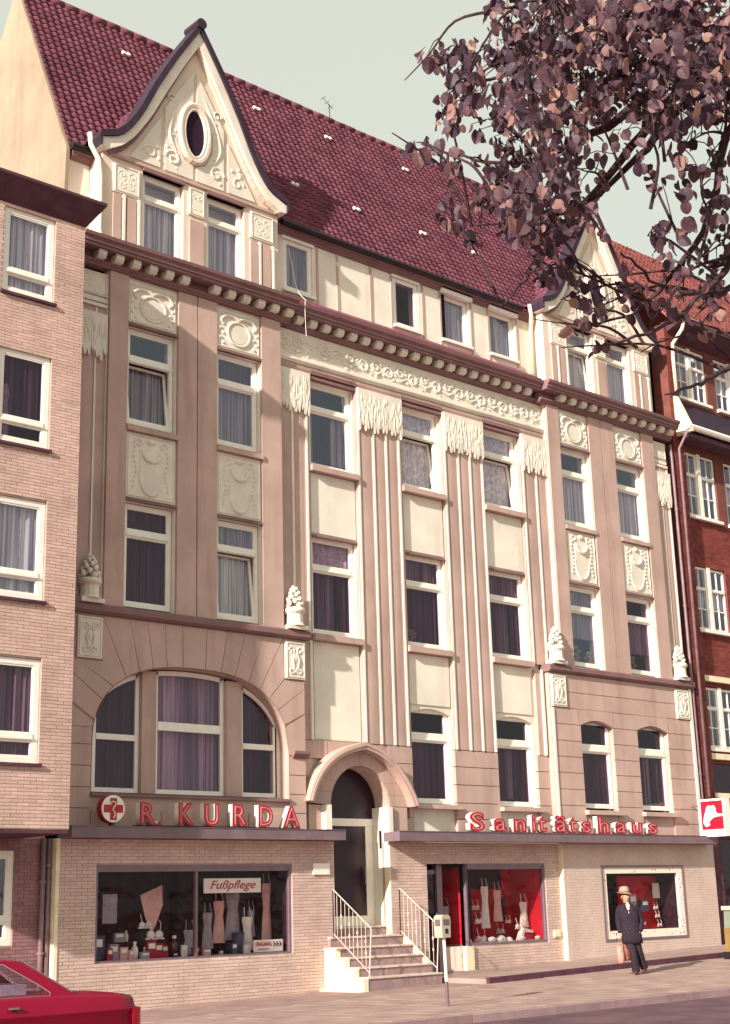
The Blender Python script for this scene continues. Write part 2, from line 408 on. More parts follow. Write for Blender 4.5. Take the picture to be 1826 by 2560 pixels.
# --- walls behind everything else
holes = [(a, b, 11.85, 14.03) for a, b in COLS] + [(a, b, 7.76, 10.12) for a, b in COLS] + [(a, b, 3.95, 6.27) for a, b in COLS[1:]] + [(6.73, 8.54, 3.0, 4.76)]
wall_c = part('wall', holed(MB(), 5.3, 15.0, 3.0, 15.2, holes, .30, .62, False), 'cream', AB)
wall_l = part('wall', holed(MB(), .62, 5.37, 7.6, 15.2, [(a, b, c, d) for a, b in LW for c, d in ((11.72, 14.05), (7.72, 10.05))], .08, .5), 'cream', AB)
wall_r = part('wall', holed(MB(), 14.93, 19.82, 7.6, 15.2, [(a, b, c, d) for a, b in RW for c, d in ((11.72, 14.05), (7.72, 10.05))], .08, .5), 'cream', AB)
# segmental heads of the low windows
for a, b in COLS[1:]:
    for s in (0, 1):
        pts = [(a, 6.30), (a, 6.12)] + [(a + (b - a) / 2 * t, 6.12 + .14 * math.sin(math.pi / 2 * t)) for t in (.25, .5, .75, 1)] + [(a + (b - a) / 2, 6.30)]
        if s: pts = [(a + b - x, z) for x, z in pts]
        part('window_head', MB().poly_y(pts, .295, .42), 'cream', wall_c)
# rooms behind the panes
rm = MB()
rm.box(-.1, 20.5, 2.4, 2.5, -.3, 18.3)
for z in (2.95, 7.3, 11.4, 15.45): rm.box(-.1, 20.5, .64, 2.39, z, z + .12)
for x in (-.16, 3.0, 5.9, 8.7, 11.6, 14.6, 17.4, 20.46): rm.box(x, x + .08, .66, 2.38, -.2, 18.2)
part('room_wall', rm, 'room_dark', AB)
# --- windows of the centre
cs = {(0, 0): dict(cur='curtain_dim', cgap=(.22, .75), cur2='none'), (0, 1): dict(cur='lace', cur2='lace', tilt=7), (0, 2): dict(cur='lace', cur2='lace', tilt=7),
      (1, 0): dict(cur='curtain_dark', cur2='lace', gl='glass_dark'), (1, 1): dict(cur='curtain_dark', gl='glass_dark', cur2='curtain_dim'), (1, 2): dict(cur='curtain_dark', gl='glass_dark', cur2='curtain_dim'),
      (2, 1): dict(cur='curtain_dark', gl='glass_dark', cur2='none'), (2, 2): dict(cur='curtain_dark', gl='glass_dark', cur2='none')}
def sill(o, x0, x1, z0, z1, y0, y1, m='tan'): part('sill', MB().poly_x([(y0, z0), (y0, z1 - .03), (y1, z1), (y1, z0)], x0, x1), m, o)
for ci, (a, b) in enumerate(COLS):
    o = window(AB, a + .02, b - .02, 11.87, 14.03, .38, (13.29, 13.43), **cs[(0, ci)])
    part('lintel', MB().box(a - .02, b + .02, .17, .32, 14.04, 14.11).box(a - .02, b + .02, .22, .32, 14.11, 14.16).box(a - .02, b + .02, .15, .32, 14.16, 14.26), 'trim', o)
    sill(o, a - .05, b + .03, 11.70, 11.86, .10, .38)
    o = window(AB, a + .02, b - .02, 7.79, 10.12, .38, (9.30, 9.44), **cs[(1, ci)])
    part('lintel', MB().box(a - .01, b + .01, .24, .33, 10.10, 10.15), 'trim', o)
    sill(o, a - .05, b + .03, 7.60, 7.77, .10, .38)
    if ci:
        o = window(AB, a + .02, b - .02, 3.97, 6.27, .38, (5.47, 5.64), **cs[(2, ci)])
        sill(o, a - .03, b + .08, 3.82, 3.95, .04, .38)
for a, b in COLS:
    part('panel', MB().box(a + .02, b + .0, .265, .31, 10.2, 11.68), 'cream', wall_c)
    part('panel', MB().box(a + .02, b + .0, .265, .31, 5.32 if a < 7 else 6.34, 7.57), 'cream', wall_c)
# --- fluted pilasters of the centre and of the niches
def feather_cap(x0, x1, y, parent, z0=13.05, z1=14.13):
    n = max(3, round((x1 - x0) / .10)); mb = MB(); st = (x1 - x0) / n; low = []
    for i in range(n):
        a = x0 + i * st; dz = random.uniform(-.03, .05) + (.12 if i % 3 == 1 else 0)
        low += [(a + st * .02, z0 + .17 + dz), (a + st * .3, z0 + .05 + dz), (a + st * .55, z0 + dz), (a + st * .8, z0 + .06 + dz)]
    mb.poly_y([(x0, z1)] + low + [(x1, z0 + .2), (x1, z1)], y, y + .12)
    for i in range(n * 6):
        x = random.uniform(x0 + .02, x1 - .02); zt = random.uniform(z0 + .5, z1 - .02); L = random.uniform(.25, .5); w2 = random.uniform(-.02, .02)
        mb.stube([(x, y + .008, zt), (x + w2, y - .002, zt - L * .6), (x + w2 * .2, y + .006, zt - L)], [.004, .016, .004], 5)
    return part('capital', mb, 'relief', parent)
def pilaster(x0, x1, flutes, ribs, y, z0, z1, cap=True):
    o = part('pilaster', MB().box(x0, x1, y + .08, y + .2, z0, z1), 'tan', AB)
    for a, b in flutes:
        w2 = (b - a) / 2; c = (a + b) / 2; mb = MB()
        prof = [(c + w2 * math.cos(t), y + .095 - .025 * math.sin(t) ** .5) for t in [math.pi * i / 8 for i in range(9)]]
        mb.poly_z(prof, z0, z1 - .02); part('flute', mb, 'tan', o)
    for a, b in ribs: c = (a + b) / 2; w_ = min(.028, (b - a) / 2); part('rib', MB().box(c - w_, c + w_, y + .05, y + .085, z0, z1 - .03), 'cream', o)
    if cap: feather_cap(x0 + .02, x1 - .02, y - .01, o)
    return o
ZB, ZT = 5.29, 14.16
pilaster(7.87, 9.4, [(7.99, 8.36), (8.48, 8.80), (8.90, 9.21)], [(7.88, 7.965), (8.385, 8.455), (8.82, 8.88), (9.24, 9.33)], .11, ZB, ZT)
pilaster(10.88, 12.4, [(11.02, 11.37), (11.49, 11.82), (11.93, 12.27)], [(10.89, 10.985), (11.395, 11.465), (11.84, 11.91), (12.29, 12.38)], .11, ZB, ZT)
pilaster(13.9, 14.94, [(14.06, 14.44), (14.56, 14.88)], [(13.92, 14.02), (14.46, 14.54)], .11, 7.7, ZT)
pilaster(5.36, 6.36, [(5.42, 5.78), (5.86, 6.17)], [(5.795, 5.85), (6.2, 6.32)], .11, 7.7, ZT)
for (x0, x1) in ((6.04, 6.34), (14.0, 14.3)):
    part('pilaster_foot', MB().box(x0, x1, .19, .31, ZB, 7.55), 'tan', AB); part('rib', MB().box(x1 - .10, x1 - .03, .14, .192, ZB, 7.56), 'cream', wall_c)
pilaster(-.2, .64, [(-.16, .33), (.40, .62)], [(.345, .385)], .04, 7.7, 14.3)
pilaster(19.8, 20.58, [(19.83, 20.10), (20.18, 20.42)], [(20.115, 20.165), (20.44, 20.56)], .04, 7.7, 14.3)
# --- wing pilasters
for q in ((.645, 1.12), (2.44, 2.945), (2.975, 3.50), (4.79, 5.36)): part('pilaster', MB().box(q[0], q[1], 0, .085, 7.7, 15.19), 'tan', AB)
for q in ((14.93, 15.42), (16.74, 17.275), (17.305, 17.88), (19.22, 19.80)): part('pilaster', MB().box(q[0], q[1], 0, .085, 7.7, 15.19), 'tan', AB)
# --- ornaments
def arc(cx, cz, rx, rz, a0, a1, y, n=12): return [(cx + rx * math.cos(R_(a0 + (a1 - a0) * i / n)), y, cz + rz * math.sin(R_(a0 + (a1 - a0) * i / n))) for i in range(n + 1)]
def spiral(cx, cz, r, turns, y, s=1, a0=0, n=16): return [(cx + s * r * (1 - .85 * i / n) * math.cos(a0 + turns * 6.283 * i / n), y, cz + r * (1 - .85 * i / n) * math.sin(a0 + turns * 6.283 * i / n)) for i in range(n + 1)]
def relief(parent, x0, x1, z0, z1, y, kind):
    p = part('relief_panel', MB().box(x0, x1, y - .035, y + .02, z0, z1), 'relief', parent)
    cx, cz, hw, hh = (x0 + x1) / 2, (z0 + z1) / 2, (x1 - x0) / 2, (z1 - z0) / 2; Y = y - .04
    e = MB(); e.tube([(x0 + .04, Y, z0 + .04), (x1 - .04, Y, z0 + .04), (x1 - .04, Y, z1 - .04), (x0 + .04, Y, z1 - .04)], .012, 5, True); part('border', e, 'relief', p)
    if kind == 'shield':
        c = MB(); c.poly_y([(cx + hw * .46 * math.cos(t) , cz - hh * .1 + (hh * .72 * math.sin(t) if math.sin(t) < 0 else hh * .62)) for t in [math.pi + math.pi * i / 10 for i in range(11)]], Y - .012, Y + .01)
        part('shield', c, 'relief', p)
        t = MB(); t.tube(arc(cx, cz - hh * .1, hw * .50, hh * .75, 180, 360, Y, 14), [.02 + .02 * math.sin(math.pi * i / 14) for i in range(15)], 6)
        t.tube(arc(cx, cz + hh * .52, hw * .38, hh * .32, 180, 360, Y - .02, 12), [.02 + .03 * math.sin(math.pi * i / 12) for i in range(13)], 6); part('swag', t, 'relief', p)
        b = MB()
        for s in (-1, 1):
            for i in range(9): b.ball((cx + s * hw * (.66 + .05 * math.sin(i)), Y, cz + hh * .6 - i * hh * .155), .034, 1, .8, 1.2, 6, 4)
            b.tube(spiral(cx + s * hw * .5, cz + hh * .72, .11, 1.1, Y, s), .02, 5)
        part('garland', b, 'relief', p)
        q = MB(); q.ball((cx, Y, cz + hh * .82), .09, 1.3, .6, .8); part('boss', q, 'relief', p)
    elif kind == 'wreath':
        t = MB(); t.tube(arc(cx, cz - hh * .1, hw * .52, hh * .62, 0, 360, Y, 24)[:-1], .035, 6, True); part('wreath', t, 'relief', p)
        c = MB(); c.lathe(0, 0, [(.01, 0), (.01, .0)], 3); c = MB(); c.poly_y([(cx + hw * .44 * math.cos(a), cz - hh * .1 + hh * .5 * math.sin(a)) for a in [6.283 * i / 18 for i in range(18)]], Y - .008, Y + .01); part('medallion', c, 'relief', p)
        g = MB()
        for s in (-1, 1):
            g.stube([(cx, Y - .01, cz + hh * .62), (cx + s * hw * .3, Y - .01, cz + hh * .78), (cx + s * hw * .62, Y - .01, cz + hh * .72), (cx + s * hw * .82, Y - .01, cz + hh * .45), (cx + s * hw * .7, Y - .01, cz + hh * .25)], [.05, .045, .035, .03, .012], 6)
            g.tube(spiral(cx + s * hw * .78, cz + hh * .7, .08, 1.2, Y, s), .016, 5)
            for i in range(5): g.ball((cx + s * hw * (.72 + .14 * (i % 2)), Y, cz + hh * (.3 - .25 * i)), .04, 1, .7, 1, 6, 4)
        part('garland', g, 'relief', p)
    elif kind == 'figure':
        t = MB()
        for s in (-1, 1):
            t.tube(spiral(cx + s * hw * .38, cz + hh * .5, hw * .34, 1.2, Y, s), .018, 5); t.tube(spiral(cx + s * hw * .38, cz - hh * .55, hw * .36, 1.2, Y, s, 2), .02, 5)
            t.tube([(cx + s * .03, Y, cz + hh * .4), (cx + s * hw * .3, Y - .01, cz), (cx + s * .05, Y, cz - hh * .5)], [.02, .03, .02], 5)
        part('scrollwork', t, 'relief', p); b = MB(); b.ball((cx, Y, cz + hh * .1), .05, 1, .6, 2.4); part('boss', b, 'relief', p)
    elif kind == 'rosette':
        t = MB()
        for s in (-1, 1):
            t.tube(spiral(cx + s * hw * .36, cz + hh * .34, hw * .30, 1.2, Y + .012, s), .018, 5); t.tube(spiral(cx + s * hw * .34, cz - hh * .4, hw * .28, 1.1, Y + .012, s, 3), .016, 5)
        for i in range(16): a = 2.4 * i; r = .12 + .5 * (i / 16); t.ball((cx + hw * r * math.cos(a), Y + .012, cz + hh * r * math.sin(a)), hw * random.uniform(.07, .15), 1, .4, 1.2, 6, 4)
        part('rosette', t, 'relief', p)
    return p
for a, b in LW + RW:
    w_ = wall_l if a < 10 else wall_r
    relief(w_, a + .01, b - .03, 10.14, 11.58, .075, 'shield'); relief(w_, a + .01, b - .03, 14.14, 15.08, .075, 'wreath')
for x0, x1, y in ((-.12, .62, .12), (5.40, 6.2, .2), (14.02, 14.9, .2), (19.86, 20.5, .12)):
    if x0 < 1 or x0 > 19:
        relief(AB, x0, x1, 14.56, 15.1, y, 'rosette'); part('niche_band', MB().box(x0 - .06, x1 + .01, y - .06, y + .1, 14.3, 14.37).box(x0 - .06, x1 + .01, y - .03, y + .1, 14.42, 14.53), 'cream', AB)
for x0, x1 in ((.05, .62), (5.37, 5.94), (14.38, 14.97), (19.81, 20.44)): relief(AB, x0, x1, 6.59, 7.44, .0, 'figure')
# wing windows
ws = [dict(cur='curtain_dim', tilt=7, cur2='none'), dict(cur='curtain_dim', cur2='curtain_dark'), dict(cur='curtain_dark', gl='glass_dark', cur2='curtain_dark', ), dict(cur='curtain', tilt=6, cur2='curtain_dim'),
      dict(cur='curtain', cur2='none', cgap=(.4, .42)), dict(cur='curtain', cur2='none'), dict(cur='curtain_dim', cur2='curtain_dim', cur_z=8.6), dict(cur='curtain_dim', gl='glass_dark', cur2='none', cur_z=8.4)]
for i, (a, b) in enumerate(LW + RW):
    k = (i % 2) + (4 if i > 1 else 0)
    o = window(AB, a + .03, b - .02, 11.83, 14.03, .18, (13.25, 13.40), **ws[k])
    part('lintel', MB().box(a - .01, b + .005, .0, .1, 14.05, 14.11), 'trim', o); sill(o, a - .02, b + .03, 11.62, 11.76, -.04, .17)
    o = window(AB, a + .03, b - .02, 7.80, 10.03, .18, (9.32, 9.46), **ws[k + 2])
    part('lintel', MB().box(a - .01, b + .005, .0, .1, 10.055, 10.11), 'trim', o)
# --- frieze and mouldings over the centre
fz = part('frieze', MB().box(5.37, 14.93, .22, .31, 14.5, 15.19), 'relief', AB)
for i in range(22):
    x = 5.62 + i * .43; random.seed(i); t = MB(); s = 1 if i % 2 else -1; cz = 14.84 + .05 * s
    t.tube(spiral(x, cz, .17, 1.35, .215, s, random.random()), [.036 - .0012 * k for k in range(17)], 6)
    t.tube([(x - .2, .215, cz - s * .16), (x, .2, cz - s * .22), (x + .2, .215, cz - s * .12)], [.015, .035, .015], 6)
    for k in range(10): t.ball((x + random.uniform(-.2, .2), .215, 14.84 + random.uniform(-.24, .24)), random.uniform(.025, .05), 1.3, .6, 1, 6, 4)
    part('scroll', t, 'relief', fz)
part('moulding', MB().poly_x([(.3, 14.17), (.2, 14.17), (.17, 14.24), (.17, 14.34), (.3, 14.34)], 5.37, 14.93), 'tan', AB)
part('moulding', MB().poly_x([(.3, 14.345), (.15, 14.345), (.10, 14.41), (.10, 14.46), (.3, 14.495)], 5.37, 14.93), 'cream', AB)
# --- main cornice
def cornice(x0, x1, dy, dx):
    mb = MB(); P = lambda L: [(y + dy, z) for y, z in L]
    mb.poly_x(P([(.2, 15.20), (-.03, 15.20), (-.06, 15.24), (-.10, 15.26), (-.10, 15.31), (.2, 15.31)]), x0, x1)
    c = part('cornice', mb, 'trim', AB)
    part('corona', MB().poly_x(P([(.3, 15.49), (-.34, 15.49), (-.34, 15.55), (-.38, 15.56), (-.38, 15.62), (-.44, 15.67), (-.46, 15.74), (.3, 15.80)]), x0 - .01, x1 + .01), 'trim', c)
    part('dentil_wall', MB().box(x0, x1, .0 + dy, .2 + dy, 15.312, 15.488), 'trim', c)
    dm = MB().poly_x([(0, -.085), (-.2, -.085), (-.26, -.02), (-.26, .085), (0, .085)], -.10, .10).mesh('dentil', 'relief')
    for x in dx: place('dentil', dm, c, (x, dy - .002, 15.4))
    return c
cornice(-.25, 5.62, 0, [.29 + .4365 * i for i in range(6)] + [3.33 + .43 * i for i in range(6)])
cornice(5.66, 14.58, .2, [5.95 + .434 * i for i in range(20)])
cornice(14.62, 20.66, 0, [15.42 + .4585 * i for i in range(12)])
for x0, x1 in ((-.25, 6.06), (14.28, 20.68)):
    part('string_course', MB().poly_x([(.3, 7.51), (-.05, 7.51), (-.12, 7.56), (-.12, 7.67), (-.08, 7.71), (.3, 7.72)], x0, x1), 'trim', AB)
# urns on the string course
def urn(x, y, label):
    u = thing('stone_urn', label, 'urn', (x, y, 7.71), 'stone urns on the string courses')
    part('plinth', MB().box(x - .27, x + .27, y - .16, y + .16, 7.715, 7.80).lathe(x, y, [(.24, 7.80), (.20, 7.86), (.19, 8.06), (.23, 8.10)], 12), 'relief', u)
    part('bowl', MB().lathe(x, y, [(.22, 8.10), (.25, 8.14), (.23, 8.2), (.2, 8.22)], 14), 'relief', u, True)
    b = MB()
    for i in range(26):
        h = i / 26; a = i * 2.4; r = .17 * (1 - h) ** .6 + .02; b.ball((x + r * math.cos(a), y + r * math.sin(a) * .8, 8.24 + h * .48), .075 * (1 - .4 * h), 1, 1, 1, 6, 4)
    part('foliage_finial', b, 'relief', u, True)
urn(.30, -.02, 'weathered stone urn on the ledge beside the pale brick neighbour'); urn(5.66, -.02, 'stone urn at the right end of the ledge above the arched window')
urn(14.66, -.02, 'stone urn on the ledge left of the two right-hand bays'); urn(20.12, -.02, 'stone urn on the ledge beside the red brick neighbour')

# --- lower left wing with the wide arch
AC, AZ, AA, ABB, AP = 2.95, 4.85, 2.5, 1.74, 2.45
def archz(x):
    t = abs((x - AC) / AA); return AZ + ABB * max(0, 1 - t ** AP) ** (1 / AP) if t < 1 else AZ
mb = MB(); N = 40; xs = [AC - AA + 2 * AA * (1 - math.cos(math.pi * i / N)) / 2 for i in range(N + 1)]
for i in range(N):
    a, b = xs[i], xs[i+1]; za, zb = archz(a), archz(b)
    mb.quad((a, .03, za), (b, .03, zb), (b, .03, 7.55), (a, .03, 7.55)); mb.quad((a, -.004, za), (a, .4, za), (b, .4, zb), (b, -.004, zb))
mb.quad((AC - AA, -.004, 3.9), (AC - AA, .4, 3.9), (AC - AA, .4, AZ), (AC - AA, -.004, AZ)); mb.quad((AC + AA, -.004, 3.9), (AC + AA, -.004, AZ), (AC + AA, .4, AZ), (AC + AA, .4, 3.9))
mb.quad((-.22, .03, 3.2), (AC - AA, .03, 3.2), (AC - AA, .03, 7.55), (-.22, .03, 7.55)); mb.quad((AC + AA, .03, 3.2), (5.95, .03, 3.2), (5.95, .03, 7.55), (AC + AA, .03, 7.55))
mb.quad((5.95, .03, 3.2), (5.95, .3, 3.2), (5.95, .3, 7.55), (5.95, .03, 7.55)); mb.quad((AC - AA, .03, 3.2), (AC + AA, .03, 3.2), (AC + AA, .03, 3.9), (AC - AA, .03, 3.9))
mb.quad((-.22, .03, 3.2), (-.22, .03, 7.55), (-.22, .5, 7.55), (-.22, .5, 3.2))
aw = part('arch_wall', mb, 'tan', AB)
J = [(.50, 5.52, -.2, 5.80), (.68, 5.80, -.2, 6.40), (.93, 6.05, .03, 6.57), (1.23, 6.28, .64, 7.49), (1.54, 6.42, 1.29, 7.49), (1.88, 6.50, 1.72, 7.49), (2.22, 6.56, 2.16, 7.49), (2.62, 6.58, 2.60, 7.49), (3.20, 6.58, 3.24, 7.49), (3.62, 6.52, 3.78, 7.49), (3.99, 6.45, 4.26, 7.49), (4.35, 6.33, 4.78, 7.49), (4.66, 6.14, 5.32, 7.49), (4.92, 5.97, 5.36, 6.55), (5.16, 5.73, 5.94, 6.40), (5.34, 5.48, 5.94, 5.83)]
def block(pts, y0, y1, parent, gap=.011, m='tan', name='stone_block'):
    cx = sum(p[0] for p in pts) / len(pts); cz = sum(p[1] for p in pts) / len(pts); Q = []
    for x, z in pts:
        d = math.hypot(x - cx, z - cz); k = max(.5, 1 - gap * 1.4 / d); Q.append((cx + (x - cx) * k, cz + (z - cz) * k))
    return part(name, MB().poly_y(Q, y0, y1), m, parent)
for i in range(len(J) - 1):
    a, b = J[i], J[i+1]; n = 4
    inner = [(a[0] + (b[0] - a[0]) * t / n, archz(a[0] + (b[0] - a[0]) * t / n)) for t in range(n + 1)]
    outer = [(b[2], b[3]), (a[2], a[3])]
    if i == 2: outer = [(.64, 7.49), (.64, 6.56), (a[2], 6.56)]
    if i == 12: outer = [(5.36, 6.57), (5.34, 7.49)]
    if i == 13: outer = [(5.94, 6.40), (5.94, 6.56), (5.36, 6.56)]
    block(inner + outer, 0, .029, aw)
zs = [3.25, 3.62, 4.03, 4.45, 4.87, 5.21]
for i in range(len(zs) - 1): block([(-.21, zs[i]), (AC - AA, zs[i]), (AC - AA, zs[i+1]), (-.21, zs[i+1])], 0, .029, aw)
block([(-.21, 5.21), (AC - AA, 5.21), (.49, 5.30), (-.21, 5.76)], 0, .029, aw)
for i in range(4): block([(AC + AA, zs[i]), (5.94, zs[i]), (5.94, zs[i+1]), (AC + AA, zs[i+1])], 0, .029, aw)
block([(AC + AA, 4.87), (5.94, 4.87), (5.94, 5.82), (5.33, 5.47)], 0, .029, aw)
for i in range(9):
    a = AC - AA + i * 2 * AA / 9; block([(a, 3.25), (a + 2 * AA / 9, 3.25), (a + 2 * AA / 9, 3.60), (a, 3.60)], 0, .029, aw)
part('arch_sill', MB().poly_x([(-.05, 3.86), (-.05, 3.92), (.42, 3.97), (.42, 3.86)], AC - AA - .02, AC + AA + .02), 'trim', aw)
part('corbel', MB().poly_x([(-.10, 4.92), (-.10, 4.98), (.0, 5.0), (.03, 4.82), (-.02, 4.82)], 5.55, 5.99), 'trim', aw)
# arched window group: side lights, centre light and piers between
for x0, x1 in ((1.74, 2.09), (3.90, 4.31)): part('window_pier', MB().box(x0, x1, .2, .45, 3.96, min(archz(x0), archz(x1)) + .02), 'tan', aw)
def arched(x0, x1, z0, y, tr, cur, fr=.09):
    top = lambda x: archz(x) - .03; n = 10; X = [x0 + (x1 - x0) * i / n for i in range(n + 1)]
    f = MB(); out = [(x, top(x)) for x in X]; inn = [(max(x0 + fr, min(x1 - fr, x)), top(max(x0 + fr, min(x1 - fr, x))) - fr * 1.1) for x in X]
    for i in range(n): f.poly_y([out[i], out[i+1], inn[i+1], inn[i]] if abs(inn[i][0] - inn[i+1][0]) > 1e-6 else [out[i], out[i+1], inn[i]], y, y + .07)
    f.box(x0, x0 + fr, y, y + .07, z0, top(x0)); f.box(x1 - fr, x1, y, y + .07, z0, top(x1)); f.box(x0 + fr, x1 - fr, y, y + .07, z0, z0 + fr)
    f.box(x0 + fr, x1 - fr, y - .015, y + .07, tr[0], tr[1])
    o = part('window', f, 'white_paint', aw)
    p = MB(); p.box(x0 + fr, x1 - fr, y + .03, y + .036, z0 + fr, tr[0]); part('pane', p, 'glass_dark', o)
    p = MB(); pts = [(x1 - fr, tr[1]), (x0 + fr, tr[1])] + inn; p.poly_y(pts, y + .03, y + .036); part('pane', p, 'glass_dark', o)
    c = MB(); m = 44
    for i in range(m + 1):
        x = x0 + .05 + (x1 - x0 - .1) * i / m; yy = y + .18 + .025 * math.sin(x * 50) + .015 * math.sin(x * 21); c.v += [(x, yy, z0 + .06), (x, yy, top(x) - .05)]
    for i in range(m): c.f.append((2 * i, 2 * i + 2, 2 * i + 3, 2 * i + 1))
    part('curtain', c, cur, o)
arched(.62, 1.73, 3.97, .30, (5.02, 5.14), 'curtain_dark'); arched(2.10, 3.89, 3.97, .30, (5.28, 5.46), 'curtain'); arched(4.32, 5.34, 3.97, .30, (5.0, 5.12), 'curtain_dark')

# --- lower right wing: long stone courses
RG = [(15.5, 16.86), (17.93, 19.32)]
rw = part('wall', holed(MB(), 14.35, 20.6, 3.2, 7.55, [(a, b, 3.9, 6.30) for a, b in RG], .03, .45), 'tan', AB)
cz_ = [3.25, 3.6, 4.01, 4.43, 4.86, 5.28, 5.70, 6.14, 6.57, 7.01, 7.49]
for i in range(len(cz_) - 1):
    a, b = cz_[i] + .009, cz_[i+1] - .009
    if cz_[i] >= 7.0: sp = [(15.0, 19.79)]
    elif cz_[i] >= 6.5: sp = [(15.0, 16.2), (16.2, 18.6), (18.6, 19.79)]
    elif cz_[i] >= 6.1: sp = [(14.36, 15.45), (16.95, 17.85), (19.42, 20.59)]
    else: sp = [(14.36, RG[0][0]), (RG[0][1], RG[1][0]), (RG[1][1], 20.59)]
    for p, q in sp: part('stone_course', MB().box(p, q, 0, .029, a, b), 'tan', rw)
for a, b in RG:
    o = window(AB, a + .03, b - .02, 3.97, 6.32, .14, (5.46, 5.64), cur='curtain_dark', gl='glass_dark', cur2='none')
    sill(o, a - .05, b + .12, 3.78, 3.92, -.14, .14)
    c = (a + b) / 2
    for s in (-1, 1):
        e = [(c + s * (c - a) * t, 6.15 + .15 * math.cos(math.pi / 2 * t)) for t in (0, .25, .5, .75, 1)]
        part('window_head', MB().poly_y([(c, 6.57), *e, (c + s * ((c - a) + .06), 6.15), (c + s * ((c - a) + .06), 6.57)], 0, .2), 'tan', rw)
    part('lintel', MB().poly_y([(c + (c - a) * t, 6.15 + .15 * math.cos(math.pi / 2 * t)) for t in (-1, -.5, 0, .5, 1)] + [(c + (c - a) * t, 6.11 + .15 * math.cos(math.pi / 2 * t)) for t in (1, .5, 0, -.5, -1)], .02, .19), 'trim', o)
part('corner_strip', MB().box(14.36, 14.44, -.03, -.002, 3.25, 6.55), 'cream', rw); part('corner_strip', MB().box(20.46, 20.58, -.03, -.002, 3.25, 7.49), 'cream', rw)
# --- lower centre courses
cz_ = [3.25, 3.6, 3.99, 4.43, 4.87, 5.28]
for i in range(5):
    a, b = cz_[i] + .009, cz_[i+1] - .009
    le = [9.0, 9.25, 9.18, 8.98, 8.62][i]
    for p, q in ((le, 9.40), (10.86, 12.40), (13.9, 14.34)): part('stone_course', MB().box(p, q, .19, .299, a, b), 'tan', wall_c)
    part('stone_course', MB().box(5.96, [6.1, 5.99, 6.05, 6.28, 6.72][i], .19, .299, a, b), 'tan', wall_c)
part('stone_course', MB().box(6.28, 8.95, .20, .298, 5.0, 5.28), 'tan', wall_c)
# --- entrance: voussoirs, hood, door
DC, DZ, DR = 7.635, 3.84, .905
hood_o = [(5.90, 3.90), (6.02, 4.22), (6.24, 4.58), (6.60, 4.90), (7.05, 5.12), (7.60, 5.27), (8.10, 5.12), (8.56, 4.86), (8.92, 4.48), (9.14, 4.14), (9.26, 3.88)]
hood_i = [(6.05, 3.88), (6.16, 4.16), (6.36, 4.48), (6.69, 4.78), (7.10, 4.98), (7.60, 5.11), (8.04, 4.98), (8.46, 4.73), (8.79, 4.39), (9.0, 4.08), (9.11, 3.84)]
ho2 = [tuple(v.xy) for h_ in (hood_o[:6], hood_o[5:]) for v in smooth([(a, b, 0) for a, b in h_], 3)]; hi2 = [tuple(v.xy) for h_ in (hood_i[:6], hood_i[5:]) for v in smooth([(a, b, 0) for a, b in h_], 3)]
en = part('entrance_arch', MB(), 'tan', AB)
part('hood_mould', MB().poly_y(ho2 + hi2[::-1], -.16, .25), 'tan', en)
part('hood_fillet', MB().poly_y([((a * .75 + c * .25), (b * .75 + d * .25)) for (a, b), (c, d) in zip(ho2, hi2)] + [((a * .45 + c * .55), (b * .45 + d * .55)) for (a, b), (c, d) in zip(ho2, hi2)][::-1], -.185, -.161), 'tan', en)
for i in range(10):
    t0, t1 = math.pi * (1 - i / 10), math.pi * (1 - (i + 1) / 10)
    inn = [(DC + DR * math.cos(t0 + (t1 - t0) * k / 3), DZ + DR * math.sin(t0 + (t1 - t0) * k / 3)) for k in range(4)]
    q = [*inn, hood_i[i+1], hood_i[i]]; cx = sum(p[0] for p in q) / 6; czz = sum(p[1] for p in q) / 6
    q = [(cx + (x - cx) * .985, czz + (z - czz) * .985) for x, z in q]
    part('voussoir', MB().poly_y(q, .10, .55), 'tan', en)
for x0, x1 in ((6.08, 6.725), (8.545, 9.08)): part('stone_block', MB().box(x0, x1, .10, .55, 3.24, 3.83), 'tan', en)
part('reveal', MB().box(8.43, 8.56, .03, .66, .8, 3.83), 'cream', en); part('reveal', MB().box(6.45, 6.615, -.06, .66, .8, 3.83), 'cream', en)
soff = MB(); n = 14
for i in range(n):
    t0, t1 = math.pi * i / n, math.pi * (i + 1) / n; r = DR - .005
    soff.quad((DC + r * math.cos(t0), .12, DZ + r * math.sin(t0)), (DC + r * math.cos(t0), .66, DZ + r * math.sin(t0)), (DC + r * math.cos(t1), .66, DZ + r * math.sin(t1)), (DC + r * math.cos(t1), .12, DZ + r * math.sin(t1)))
part('soffit', soff, 'tan', en)
d = MB(); Y0, Y1 = .60, .66
d.box(6.62, 6.95, Y0, Y1, 1.18, 3.41).box(8.19, 8.42, Y0, Y1, 1.18, 3.41).box(6.62, 8.42, Y0 - .01, Y1, 3.411, 3.58).box(6.95, 8.19, Y0, Y1, 1.18, 1.40)
dr = part('door', d, 'sign_white', en)
part('door_leaf', MB().box(6.95, 8.19, Y0 + .02, Y0 + .03, 1.40, 3.41), 'door_dark', dr)
part('fanlight', MB().poly_y([(8.42, 3.58), (6.70, 3.58)] + [(DC + .9 * math.cos(t), DZ + .9 * math.sin(t)) for t in [math.pi * (1 - i / 12) for i in range(13)]], Y0 + .02, Y0 + .03), 'door_dark', dr)
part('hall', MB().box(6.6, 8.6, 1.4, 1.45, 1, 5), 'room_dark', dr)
part('door_handle', MB().tube([(8.10, .54, 2.1), (8.10, .54, 2.5)], .015, 6).box(8.09, 8.11, .54, .62, 2.12, 2.14).box(8.09, 8.11, .54, .62, 2.46, 2.48), 'frame_grey', dr)
